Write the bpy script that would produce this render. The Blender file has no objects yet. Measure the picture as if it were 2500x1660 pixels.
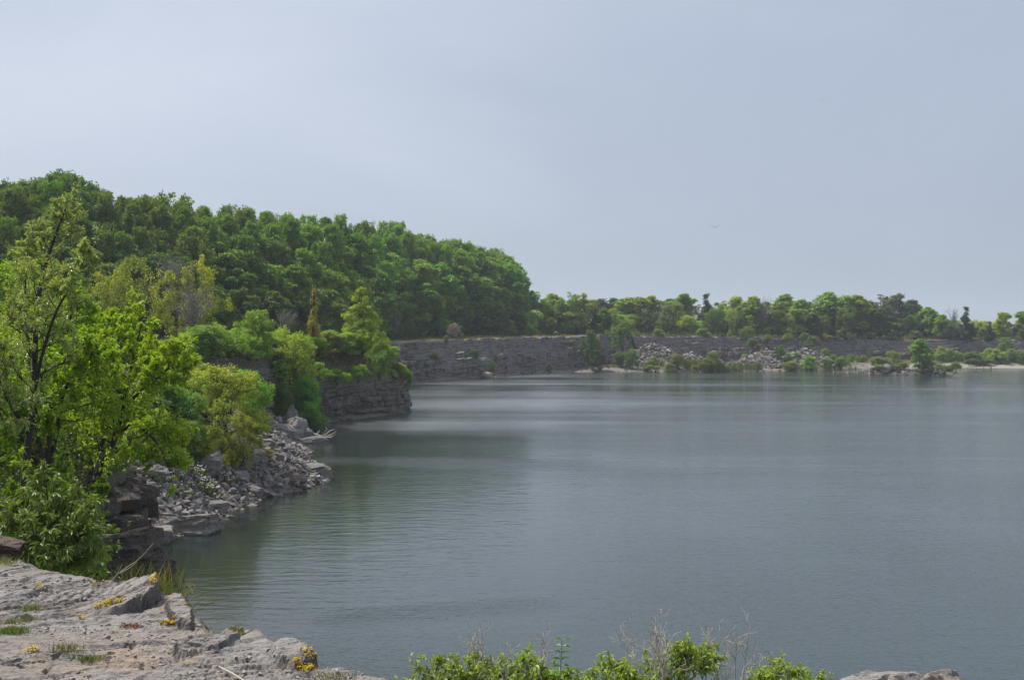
import bpy, bmesh, math, random
import numpy as np
from mathutils import Vector
sc = bpy.context.scene
C = sc.collection
F = 2680.0; CX = 1250.0; HY = 812.0; HC = 8.5
R = np.random.default_rng(7)
def at(px, py, Y):
    return np.array([(px-CX)/F*Y, Y, HC-(py-HY)/F*Y])
# ------------------------------------------------------------------ noise
def _h(i, j, k, s):
    n = (i*73856093) ^ (j*19349663) ^ (k*83492791) ^ (s*2654435761)
    n = n & 0xffffffff
    n = ((n >> 13) ^ n) & 0xffffffff
    n = (n*(n*n*15731+789221)+1376312589) & 0x7fffffff
    return n/float(0x7fffffff)
def vn(x, y, z=0.0, s=0):
    x, y, z = np.broadcast_arrays(np.asarray(x, float), np.asarray(y, float), np.asarray(z, float))
    i = np.floor(x).astype(np.int64); j = np.floor(y).astype(np.int64); k = np.floor(z).astype(np.int64)
    fx = x-i; fy = y-j; fz = z-k
    fx = fx*fx*(3-2*fx); fy = fy*fy*(3-2*fy); fz = fz*fz*(3-2*fz)
    r = 0
    for a in (0, 1):
        for b in (0, 1):
            for c in (0, 1):
                w = (fx if a else 1-fx)*(fy if b else 1-fy)*(fz if c else 1-fz)
                r = r+w*_h(i+a, j+b, k+c, s)
    return r
def fbm(x, y, z=0.0, s=0, o=4, g=.5):
    r = 0; a = 1; t = 0; f = 1
    for q in range(o):
        r = r+a*vn(np.asarray(x)*f+q*17.3, np.asarray(y)*f-q*9.1, np.asarray(z)*f, s+q); t += a; a *= g; f *= 2.03
    return r/t
def sst(a, b, x):
    t = np.clip((x-a)/(b-a), 0, 1); return t*t*(3-2*t)
# ------------------------------------------------------------------ mesh helpers
def mesh_np(name, V, faces, mat, attrs=None, smooth=False):
    """faces: list of int arrays (n,k)."""
    V = np.asarray(V, np.float32)
    me = bpy.data.meshes.new(name)
    faces = [np.asarray(f, np.int32) for f in faces if len(f)]
    nl = sum(f.size for f in faces); nf = sum(len(f) for f in faces)
    me.vertices.add(len(V)); me.vertices.foreach_set('co', V.ravel())
    me.loops.add(nl); me.loops.foreach_set('vertex_index', np.concatenate([f.ravel() for f in faces]))
    me.polygons.add(nf)
    tot = np.concatenate([np.full(len(f), f.shape[1], np.int32) for f in faces])
    st = np.concatenate([[0], np.cumsum(tot)[:-1]]).astype(np.int32)
    me.polygons.foreach_set('loop_start', st)
    try: me.polygons.foreach_set('loop_total', tot)
    except Exception: pass
    me.polygons.foreach_set('use_smooth', np.full(nf, smooth, bool))
    me.update(calc_edges=True)
    if attrs:
        for k, (dom, arr) in attrs.items():
            a = me.attributes.new(k, 'FLOAT', dom); a.data.foreach_set('value', np.asarray(arr, np.float32))
    if mat: me.materials.append(mat)
    return me
def link(name, me, parent=None, loc=(0, 0, 0)):
    o = bpy.data.objects.new(name, me); C.objects.link(o); o.location = loc
    if parent: o.parent = parent
    return o
def tag(o, label, cat=None, group=None, kind=None):
    o['label'] = label
    if cat: o['category'] = cat
    if group: o['group'] = group
    if kind: o['kind'] = kind
    return o
def empty(name, loc, rz=0, sc_=(1, 1, 1)):
    o = bpy.data.objects.new(name, None); C.objects.link(o)
    o.location = loc; o.rotation_euler = (0, 0, rz); o.scale = sc_; o.empty_display_size = .2
    return o
def nrm(a):
    return a/np.maximum(np.linalg.norm(a, axis=-1, keepdims=True), 1e-9)
class Tubes:
    def __init__(s): s.V = []; s.F = []; s.n = 0
    def add(s, pts, rad, k=6):
        pts = np.asarray(pts, float); rad = np.asarray(rad, float)
        t = nrm(np.gradient(pts, axis=0))
        ref = np.where(np.abs(t[:, 2:3]) > .9, np.array([[1., 0, 0]]), np.array([[0, 0, 1.]]))
        a = nrm(np.cross(t, ref)); b = np.cross(t, a)
        ang = np.arange(k)*2*np.pi/k
        V = pts[:, None]+rad[:, None, None]*(np.cos(ang)[None, :, None]*a[:, None]+np.sin(ang)[None, :, None]*b[:, None])
        n = len(pts); i = np.arange(n-1)[:, None]*k; j = np.arange(k)[None]; j2 = (j+1) % k
        f = np.stack([i+j, i+j2, i+k+j2, i+k+j], -1).reshape(-1, 4)+s.n
        s.V.append(V.reshape(-1, 3)); s.F.append(f); s.n += n*k
    def mesh(s, name, mat):
        return mesh_np(name, np.concatenate(s.V), [np.concatenate(s.F)], mat, smooth=True)
# leaf builders ------------------------------------------------------------
def leaves_mesh(name, P, A, N, L, W, tint, mat, detail=0, fold=.25):
    """P base, A axis, N normal, L length, W width."""
    A = nrm(A); N = nrm(N-(N*A).sum(1, keepdims=True)*A); B = np.cross(A, N); n = len(P)
    L = L[:, None]; W = W[:, None]
    if detail == 0:
        v = [P, P+A*L*.45+B*W*.5+N*W*fold, P+A*L, P+A*L*.45-B*W*.5+N*W*fold]
        V = np.stack(v, 1).reshape(-1, 3); b = np.arange(n)[:, None]*4
        Fc = np.concatenate([b+np.array([[0, 1, 2]]), b+np.array([[0, 2, 3]])]); T = np.concatenate([tint, tint])
        return mesh_np(name, V, [Fc], mat, {'tint': ('FACE', T)})
    dr = np.array([0, 0, -1.])
    m1 = P+A*L*.33-N*W*.0; m2 = P+A*L*.68+dr*L*.06; tip = P+A*L+dr*L*.2
    up = N*W*fold
    V = np.stack([P, m1+B*W*.5+up, m1, m1-B*W*.5+up, m2+B*W*.4+up, m2, m2-B*W*.4+up, tip], 1).reshape(-1, 3)
    b = np.arange(n)[:, None]*8
    tri = np.concatenate([b+np.array([[0, 2, 1]]), b+np.array([[0, 3, 2]]), b+np.array([[4, 5, 7]]), b+np.array([[5, 6, 7]])])
    quad = np.concatenate([b+np.array([[1, 2, 5, 4]]), b+np.array([[2, 3, 6, 5]])])
    T = np.concatenate([tint]*6)
    return mesh_np(name, V, [tri, quad], mat, {'tint': ('FACE', T)})
# ------------------------------------------------------------------ materials
def nt(name):
    m = bpy.data.materials.new(name); m.use_nodes = True; t = m.node_tree; t.nodes.clear()
    return m, t
def nd(t, typ, **kw):
    n = t.nodes.new(typ)
    for k, v in kw.items():
        if k.startswith('i_'):
            key = k[2:]; key = int(key) if key.isdigit() else key.replace('_', ' ')
            n.inputs[key].default_value = v
        else: setattr(n, k, v)
    return n
def L_(t, a, b): t.links.new(a, b)
def ramp(t, stops, inp=None):
    r = nd(t, 'ShaderNodeValToRGB'); e = r.color_ramp.elements
    e[0].position = stops[0][0]; e[0].color = (*stops[0][1], 1); e[1].position = stops[-1][0]; e[1].color = (*stops[-1][1], 1)
    for p, c in stops[1:-1]:
        x = e.new(p); x.color = (*c, 1)
    if inp is not None: L_(t, inp, r.inputs[0])
    return r
def mixc(t, fac, a, b, mode='MIX'):
    m = nd(t, 'ShaderNodeMix', data_type='RGBA', blend_type=mode)
    for s_, v in ((m.inputs[0], fac), (m.inputs[6], a), (m.inputs[7], b)):
        if isinstance(v, (int, float)): s_.default_value = v
        elif isinstance(v, tuple): s_.default_value = (*v, 1) if len(v) == 3 else v
        else: L_(t, v, s_)
    return m.outputs[2]
def math_(t, op, a, b=None, clamp=False):
    m = nd(t, 'ShaderNodeMath', operation=op); m.use_clamp = clamp
    for k, v in enumerate((a, b)):
        if v is None: continue
        if isinstance(v, (int, float)): m.inputs[k].default_value = v
        else: L_(t, v, m.inputs[k])
    return m.outputs[0]
def noise(t, vec, scale, detail=4, rough=.55, dist=0):
    n = nd(t, 'ShaderNodeTexNoise', i_Scale=scale, i_Detail=detail, i_Roughness=rough, i_Distortion=dist)
    if vec is not None: L_(t, vec, n.inputs['Vector'])
    return n.outputs['Fac']
def scaled(t, vec, s, rot=(0, 0, 0)):
    m = nd(t, 'ShaderNodeMapping'); m.inputs['Scale'].default_value = s; m.inputs['Rotation'].default_value = rot
    L_(t, vec, m.inputs[0]); return m.outputs[0]
def geopos(t): return nd(t, 'ShaderNodeNewGeometry').outputs['Position']
def out_(t, sh):
    o = nd(t, 'ShaderNodeOutputMaterial'); L_(t, sh, o.inputs[0]); return o
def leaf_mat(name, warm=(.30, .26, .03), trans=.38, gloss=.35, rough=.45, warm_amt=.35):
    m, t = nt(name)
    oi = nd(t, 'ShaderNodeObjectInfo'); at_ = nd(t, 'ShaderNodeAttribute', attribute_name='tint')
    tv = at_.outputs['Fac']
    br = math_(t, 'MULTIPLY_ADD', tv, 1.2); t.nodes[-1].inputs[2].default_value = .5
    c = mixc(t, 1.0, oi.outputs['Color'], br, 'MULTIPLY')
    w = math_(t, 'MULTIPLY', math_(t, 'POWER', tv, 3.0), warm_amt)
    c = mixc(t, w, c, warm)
    p = nd(t, 'ShaderNodeBsdfPrincipled', i_Roughness=rough); p.inputs['Specular IOR Level'].default_value = gloss
    L_(t, c, p.inputs['Base Color'])
    tr = nd(t, 'ShaderNodeBsdfTranslucent'); L_(t, mixc(t, 1.0, c, (1.5, 1.35, .38), 'MULTIPLY'), tr.inputs['Color'])
    mx = nd(t, 'ShaderNodeMixShader'); mx.inputs[0].default_value = trans
    L_(t, p.outputs[0], mx.inputs[1]); L_(t, tr.outputs[0], mx.inputs[2]); out_(t, mx.outputs[0])
    return m
def plain(name, col, rough=.8, var=.35, scale=6, bump=0.0, bscale=40):
    m, t = nt(name); g = geopos(t)
    f = noise(t, g, scale, 5)
    c = mixc(t, f, tuple(x*(1-var) for x in col), tuple(x*(1+var) for x in col))
    p = nd(t, 'ShaderNodeBsdfPrincipled', i_Roughness=rough); p.inputs['Specular IOR Level'].default_value = .2
    L_(t, c, p.inputs['Base Color'])
    if bump:
        b = nd(t, 'ShaderNodeBump', i_Strength=1.0, i_Distance=bump); L_(t, noise(t, g, bscale, 5, .65), b.inputs['Height']); L_(t, b.outputs[0], p.inputs['Normal'])
    out_(t, p.outputs[0]); return m
def rock_mat(name, base, warm, dark, warm_amt=.35, strata=0.0, bump=.02, bscale=9, fine=60, rough=.88, vary=1.0):
    m, t = nt(name); g = geopos(t)
    n1 = noise(t, g, .7*vary, 5, .6); n2 = noise(t, g, 5*vary, 6, .65); n3 = noise(t, g, 26*vary, 4, .6)
    c = mixc(t, ramp(t, [(.38, (0, 0, 0)), (.7, (1, 1, 1))], n1).outputs[0], base, tuple(.5*a+.5*b for a, b in zip(base, warm)))
    c = mixc(t, math_(t, 'MULTIPLY', ramp(t, [(.52, (0, 0, 0)), (.68, (1, 1, 1))], n2).outputs[0], warm_amt), c, warm)
    c = mixc(t, math_(t, 'MULTIPLY', ramp(t, [(.35, (1, 1, 1)), (.48, (0, 0, 0))], n3).outputs[0], .55), c, dark)
    if strata:
        sv = scaled(t, g, (.25, .25, 5.5)); ns = noise(t, sv, 1.3, 4, .6)
        c = mixc(t, math_(t, 'MULTIPLY', ramp(t, [(.36, (1, 1, 1)), (.5, (0, 0, 0))], ns).outputs[0], strata), c, dark)
        vj = noise(t, scaled(t, g, (.9, .9, .10)), 1.6*vary+.2, 5, .65)
        c = mixc(t, math_(t, 'MULTIPLY', ramp(t, [(.36, (1, 1, 1)), (.46, (0, 0, 0))], vj).outputs[0], .7), c, dark)
        c = mixc(t, math_(t, 'MULTIPLY', ramp(t, [(.58, (0, 0, 0)), (.66, (1, 1, 1))], ns).outputs[0], strata*.5), c, tuple(min(1, x*1.35) for x in base))
    if name == 'rubble_stone':
        sh_ = nd(t, 'ShaderNodeAttribute', attribute_name='shade').outputs['Fac']
        c = mixc(t, 1.0, c, ramp(t, [(0, (.34, .31, .28)), (.3, (.8, .77, .75)), (.8, (1.15, 1.13, 1.1)), (1, (1.7, 1.68, 1.65))], sh_).outputs[0], 'MULTIPLY')
    p = nd(t, 'ShaderNodeBsdfPrincipled', i_Roughness=rough); p.inputs['Specular IOR Level'].default_value = .25
    L_(t, c, p.inputs['Base Color'])
    b1 = nd(t, 'ShaderNodeBump', i_Strength=1.0, i_Distance=bump*2.5); L_(t, noise(t, g, bscale, 6, .62), b1.inputs['Height'])
    b2 = nd(t, 'ShaderNodeBump', i_Strength=1.0, i_Distance=bump*.5); L_(t, noise(t, g, fine, 5, .6), b2.inputs['Height']); L_(t, b1.outputs[0], b2.inputs['Normal'])
    L_(t, b2.outputs[0], p.inputs['Normal']); out_(t, p.outputs[0]); return m
M = {}
M['leaf'] = leaf_mat('foliage')
M['leaf_dark'] = leaf_mat('forest_foliage', warm=(.16, .22, .03), trans=.3, warm_amt=.3)
M['leaf_warm'] = leaf_mat('yellowing_foliage', warm=(.46, .33, .02), warm_amt=.6, trans=.35)
M['leaf_lime'] = leaf_mat('lime_foliage', warm=(.55, .48, .03), warm_amt=.55, trans=.4)
M['leaf_silver'] = leaf_mat('willow_foliage', warm=(.40, .44, .20), trans=.36, gloss=.6, rough=.35, warm_amt=.7)
M['leaf_gloss'] = leaf_mat('glossy_foliage', warm=(.30, .36, .12), trans=.3, gloss=.45, rough=.48, warm_amt=.4)
M['leaf_reed'] = leaf_mat('blade_foliage', warm=(.40, .34, .14), trans=.3, gloss=.2, warm_amt=.8)
M['bark'] = plain('bark', (.055, .045, .037), .9, .45, 9, .012, 45)
M['bark_grey'] = plain('grey_twig', (.24, .22, .20), .9, .3, 12)
M['bark_pale'] = plain('pale_dead_wood', (.42, .38, .33), .85, .25, 9)
M['cliff'] = rock_mat('quarry_rock', (.185, .168, .148), (.21, .15, .105), (.045, .040, .037), .6, .85, .09, 2.6, 11)
M['cliff_near'] = rock_mat('bank_rock', (.11, .098, .088), (.15, .09, .06), (.03, .027, .025), .5, .7, .04, 4, 20)
M['cliff_far'] = rock_mat('far_rock', (.215, .202, .188), (.24, .19, .15), (.055, .050, .048), .45, .9, .14, 1.4, 5, vary=.5)
M['stone'] = rock_mat('rubble_stone', (.215, .212, .208), (.215, .17, .14), (.08, .075, .07), .5, 0, .012, 7, 40)
M['boulder'] = rock_mat('boulder_stone', (.205, .198, .19), (.30, .25, .2), (.11, .105, .105), .35, .4, .035, 6, 30)
M['yellow'] = plain('yellow_petal', (.72, .60, .02), .6, .15)
M['white'] = plain('white_petal', (.80, .79, .74), .6, .05)
M['sedum'] = plain('sedum_leaf', (.30, .09, .035), .6, .4, 30)
M['bird'] = plain('feather', (.05, .05, .055), .8, .1)
# ------------------------------------------------------------------ terrain layout (plan, metres)
S = [(12, -8), (10, 2), (6, 8), (1, 9), (-2, 10.5), (-3.7, 13.2), (-6, 15.5), (-7.6, 18), (-8.5, 25), (-9.2, 31), (-11.5, 36.5), (-14.6, 41), (-14.9, 44.8),
     (-13.2, 47.5), (-13.6, 52), (-12.9, 56.5), (-11.6, 58.9), (-11.2, 61), (-10.7, 63.6), (-11.9, 67.4), (-15, 78), (-16.9, 83.4), (-15.9, 86.6), (-18.4, 93), (-18.6, 100),
     (-17.4, 104.3), (-14.1, 110.3), (-11.1, 116.8), (-11.1, 119.6), (-14.6, 126), (-21.5, 141), (-29, 160), (-25.5, 174.5), (-19.9, 186.2), (-10.8, 197.4),
     (-6.5, 204.5), (-4.0, 204), (-2.6, 210), (4.5, 227.5), (13, 236), (28, 238), (39.8, 238), (52, 245), (60, 246), (72, 252), (84, 263), (121, 263), (180, 262), (230, 240), (260, 150), (300, -8)]
P = [(8, -8, 6.0, 0), (6, 4.4, 5.4, 0), (3.5, 6.6, 5.2, .1), (0, 7.2, 5.2, .1), (-2.2, 7.6, 5.5, .1), (-3.1, 10, 5.6, .1), (-4.4, 12.6, 5.1, .2), (-7, 14.6, 5.0, .5), (-8.5, 18, 5.0, .6), (-9.2, 25, 4.5, .9), (-9.9, 30.5, 4.4, .8),
     (-11.6, 34, 4.4, .8), (-16, 36.5, 4.7, .8), (-20, 42, 5.2, .8), (-24, 50, 5.8, .7), (-26, 60, 6.2, .5), (-24.5, 72, 6.2, .5), (-21.3, 82, 6.1, .6), (-19.8, 95, 5.5, 1.2),
     (-17.8, 104.5, 4.1, 2.6), (-14.5, 110.6, 4.2, 2.5), (-11.5, 117, 4.6, 2.0), (-11.6, 119.4, 4.8, 1.8), (-15, 126, 5.6, 1.0), (-22, 141, 6.4, .4), (-29.5, 160, 6.6, .3),
     (-26, 175, 6.6, .3), (-20.3, 186.7, 6.6, .3), (-11.2, 198, 6.9, .3), (-5.4, 209, 7.1, .3), (4.1, 228, 7.45, .3), (12, 238, 7.5, .3), (20, 252, 7.6, .2), (30, 262, 7.6, .2), (45, 270, 7.4, .3),
     (60, 276, 7.1, .3), (80, 288, 6.7, .4), (100, 291, 6.5, .4), (130, 289, 6.4, .4), (165, 296, 6.4, .4), (260, 310, 6.5, .4), (330, 280, 6.5, .4), (3500, 280, 7, .5), (3500, 3600, 7, .5), (-3600, 3600, 7, .5), (-3600, -8, 6.5, .5)]
Sp = np.array(S, float); Sp = np.vstack([Sp, [[3600, -8], [3600, 3700], [-3700, 3700], [-3700, -8]]])
Pp = np.array(P, float)
def inside(poly, x, y):
    r = np.zeros(x.shape, bool); n = len(poly)
    for i in range(n):
        x1, y1 = poly[i, 0], poly[i, 1]; x2, y2 = poly[(i+1) % n, 0], poly[(i+1) % n, 1]
        if y1 == y2: continue
        c = ((y1 > y) != (y2 > y)) & (x < (x2-x1)*(y-y1)/(y2-y1)+x1); r ^= c
    return r
def pdist(poly, x, y, n, cols=()):
    best = np.full(x.shape, 1e9); val = [np.zeros(x.shape) for _ in cols]
    for i in range(n-1):
        a = poly[i]; b = poly[i+1]; dx, dy = b[0]-a[0], b[1]-a[1]
        t = np.clip(((x-a[0])*dx+(y-a[1])*dy)/(dx*dx+dy*dy), 0, 1)
        d = np.hypot(x-a[0]-t*dx, y-a[1]-t*dy); m = d < best
        best = np.where(m, d, best)
        for q, c in enumerate(cols): val[q] = np.where(m, a[c]*(1-t)+b[c]*t, val[q])
    return (best, *val)
def heaps(x, y):
    z = 0
    for hx, hy, hz, rr in ((33, 259, 6.2, 11), (41, 255, 3.6, 9), (61, 258, 5.0, 11), (70, 262, 4.6, 10), (66, 256, 3.2, 9), (-19.5, 88, 2.2, 3.2)):
        z = np.maximum(z, hz*(1-np.hypot(x-hx, y-hy)/rr))
    return z
def hgt(x, y):
    x = np.asarray(x, float); y = np.asarray(y, float)
    inS = inside(Sp, x, y); inP = inside(Pp, x, y)
    dS, = pdist(Sp, x, y, len(S)); dP, ze, rise = pdist(Pp, x, y, len(P)-3, (2, 3))
    n1 = fbm(x*.35, y*.35, 0, 3, 4)-.5; n2 = fbm(x*1.6, y*1.6, 0, 5, 3)-.5
    far = sst(150, 230, y)
    slope = .62*(1-far)+.16*far
    cap = 6.2*(1-far)+.9*far
    low = np.minimum(dS*slope, cap+.012*dS*far)+(n1*.9+n2*.3)*np.clip(dS*.5, 0, 1)
    low = np.where(y < 14, np.minimum(dS*1.5, 4.2), low)
    low = np.maximum(low, np.where(far > .3, heaps(x, y)*(1+.35*n1)+n2*.5*(heaps(x, y) > 0), 0))
    top = ze-.12+np.minimum(dP*.75, rise)+.5*(1-np.exp(-dP/25))*(ze < 7)+n1*.5*np.clip(dP*.4, 0, 1)+n2*.15*np.clip(dP, 0, 1)
    top = top+np.clip((y-500)/2500, 0, 1)*.6
    bed = -np.minimum(dS*.45, 4.0)+n1*.3*np.clip(dS, 0, 1)
    off = .35+.006*np.clip(y, 0, 220)+.014*np.clip(y-120, 0, 120)
    back = np.where(inS, low, bed)
    return np.where(inP & (dP > off), top, np.where(inP, np.minimum(back, top-.8), back))
def grid_coords():
    ys = np.concatenate([np.arange(-8, 30, .4), np.arange(30, 122, .33), np.arange(122, 320, .9), np.geomspace(320, 3300, 26)])
    us = np.concatenate([np.linspace(-1.05, -.52, 40)[:-1], np.arange(-.52, .02, .0032), np.linspace(.02, 1.0, 150)])
    U, Yg = np.meshgrid(us, ys); X = U*(Yg+12)
    return X, Yg
def grid_faces(n, m):
    i = np.arange(n-1)[:, None]*m; j = np.arange(m-1)[None]
    return np.stack([i+j, i+j+1, i+m+j+1, i+m+j], -1).reshape(-1, 4)
GX, GY = grid_coords()
GZ = hgt(GX, GY)
inP_g = inside(Pp, GX, GY); dP_g, _, _ = pdist(Pp, GX, GY, len(P)-3, (2, 3)); dS_g, = pdist(Sp, GX, GY, len(S))
rocky = np.where(inP_g, np.clip(1-dP_g/2.2, 0, 1)*.7, np.where((GY > 225) & (heaps(GX, GY) < .4), sst(10, 3, dS_g), 1.0))
clear = sst(1, .4, np.abs((dP_g-3.2)/4.0))*(GY > 168)*(GX < 24)*inP_g
sand = ((GY > 222) & ~inP_g).astype(float)*sst(1.2, .4, GZ)*np.where(GX > 88, 1.0, .3)
m, t = nt('terrain_ground'); g = geopos(t)
n1 = noise(t, g, .5, 5); n2 = noise(t, g, 6, 6, .65); n3 = noise(t, g, 22, 4)
gr = mixc(t, n2, (.035, .05, .014), (.11, .115, .035)); gr = mixc(t, ramp(t, [(.45, (0, 0, 0)), (.65, (1, 1, 1))], n1).outputs[0], gr, (.13, .10, .05))
rk = mixc(t, ramp(t, [(.4, (0, 0, 0)), (.6, (1, 1, 1))], n2).outputs[0], (.12, .105, .095), (.25, .235, .225))
rk = mixc(t, math_(t, 'MULTIPLY', ramp(t, [(.5, (0, 0, 0)), (.66, (1, 1, 1))], n1).outputs[0], .6), rk, (.22, .14, .10))
rk = mixc(t, math_(t, 'MULTIPLY', n3, .6), rk, (.1, .09, .085))
A = lambda nm: nd(t, 'ShaderNodeAttribute', attribute_name=nm).outputs['Fac']
c = mixc(t, A('rocky'), gr, rk); c = mixc(t, A('sand'), c, (.31, .28, .235)); c = mixc(t, A('clear'), c, mixc(t, n2, (.22, .19, .10), (.36, .33, .26)))
wet = A('wet'); c = mixc(t, wet, c, mixc(t, n2, (.09, .075, .03), (.22, .19, .10)))
p = nd(t, 'ShaderNodeBsdfPrincipled', i_Roughness=.95); p.inputs['Specular IOR Level'].default_value = .1
L_(t, c, p.inputs['Base Color'])
b = nd(t, 'ShaderNodeBump', i_Strength=1, i_Distance=.08); L_(t, noise(t, g, 5, 6, .7), b.inputs['Height']); L_(t, b.outputs[0], p.inputs['Normal']); out_(t, p.outputs[0])
V = np.stack([GX, GY, GZ], -1).reshape(-1, 3)
me = mesh_np('terrain', V, [grid_faces(*GX.shape)], m, {'rocky': ('POINT', rocky.ravel()), 'sand': ('POINT', sand.ravel()), 'clear': ('POINT', clear.ravel()), 'wet': ('POINT', (GZ < 0).astype(float).ravel())}, True)
tag(link('terrain', me), 'quarry ground of soil, rubble slopes and sandy shore around the water', kind='structure')
# ------------------------------------------------------------------ water
xs = GX; ysg = GY
sel = GY[:, 0] < 320
WX = GX[sel]; WY = GY[sel]; WZ = GZ[sel]
py = HY+F*HC/np.maximum(WY, 3); px = CX+WX/np.maximum(WY, 3)*F
wob = fbm(WX*.06, WY*.03, 0, 31, 4)-.5
Yw = WY*(1+.10*wob)+(px-1000)*.006
rip = .22+.78*sst(88, 98, Yw)
rip = np.maximum(rip, .75*np.exp(-((Yw-72)/3.2)**2))
tr_ = sst(1250, 1650, px); rip = rip*(1-tr_)+tr_*.55
st_ = fbm(WX*.035, WY*.22, 0, 52, 5, .6)-.5; st2 = fbm(WX*.012, WY*.06, 0, 53, 4)-.5
rip = np.maximum(rip, .9*sst(.50, .62, fbm(WX*.09+3, WY*.05, 0, 44, 4))*sst(38, 20, WY))
band = np.exp(-((WY-33.5-(px-1100)*.004)/1.6)**2)*sst(650, 850, px)*sst(1600, 1300, px); rip = np.maximum(rip, .5*band)
rip = rip*np.clip(.9+(.5+1.1*tr_)*st_*sst(40, 90, WY)+.9*st2+.5*(fbm(WX*.12, WY*.05, 0, 51, 4)-.5), .1, 2)
shal = np.exp(-np.maximum(-WZ, 0)*1.1)
m, t = nt('lake_water'); g = geopos(t)
ripA = nd(t, 'ShaderNodeAttribute', attribute_name='ripple').outputs['Fac']; shA = nd(t, 'ShaderNodeAttribute', attribute_name='shallow').outputs['Fac']
w1 = noise(t, scaled(t, g, (.8, 2.4, 1), (0, 0, .12)), .9, 3, .5, .3)
w2 = noise(t, scaled(t, g, (1.6, 3.2, 1), (0, 0, -.1)), 2.6, 3, .55, .2)
w3 = noise(t, scaled(t, g, (.5, 1.0, 1), (0, 0, .05)), .35, 2, .5)
hA = math_(t, 'ADD', math_(t, 'MULTIPLY', w1, .018), math_(t, 'MULTIPLY', w3, .010))
w5 = noise(t, scaled(t, g, (.035, .12, 1), (0, 0, .04)), 1.0, 3, .6, .4)
w6 = noise(t, scaled(t, g, (.12, .42, 1), (0, 0, -.05)), 1.0, 3, .6, .4)
w56 = math_(t, 'MULTIPLY', math_(t, 'ADD', math_(t, 'MULTIPLY', w5, .05), math_(t, 'MULTIPLY', w6, .035)), ripA)
hA = math_(t, 'ADD', hA, w56)
hB = math_(t, 'MULTIPLY', math_(t, 'MULTIPLY', w2, ripA), .04)
hh = math_(t, 'ADD', hA, hB)
bp = nd(t, 'ShaderNodeBump', i_Strength=1.0, i_Distance=1.0); L_(t, hh, bp.inputs['Height'])
gl = nd(t, 'ShaderNodeBsdfGlossy'); gl.inputs['Color'].default_value = (1, 1, 1, 1)
L_(t, math_(t, 'MULTIPLY_ADD', ripA, .24), gl.inputs['Roughness']); t.nodes[-1].inputs[2].default_value = -.035
L_(t, bp.outputs[0], gl.inputs['Normal'])
body = nd(t, 'ShaderNodeBsdfDiffuse'); body.inputs['Color'].default_value = (.026, .039, .038, 1)
tp = nd(t, 'ShaderNodeBsdfTransparent'); tp.inputs['Color'].default_value = (.55, .58, .42, 1)
mx = nd(t, 'ShaderNodeMixShader'); L_(t, shA, mx.inputs[0]); L_(t, body.outputs[0], mx.inputs[1]); L_(t, tp.outputs[0], mx.inputs[2])
fr = nd(t, 'ShaderNodeFresnel', i_IOR=1.62); L_(t, bp.outputs[0], fr.inputs['Normal'])
m2 = nd(t, 'ShaderNodeMixShader'); L_(t, fr.outputs[0], m2.inputs[0]); L_(t, mx.outputs[0], m2.inputs[1]); L_(t, gl.outputs[0], m2.inputs[2]); out_(t, m2.outputs[0])
V = np.stack([WX, WY, np.zeros_like(WX)], -1).reshape(-1, 3)
me = mesh_np('water', V, [grid_faces(*WX.shape)], m, {'ripple': ('POINT', np.clip(rip, 0, 1.2).ravel()), 'shallow': ('POINT', shal.ravel())}, True)
tag(link('water', me), 'grey green quarry lake, calm near the bank and rippled farther out', kind='structure')
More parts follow.
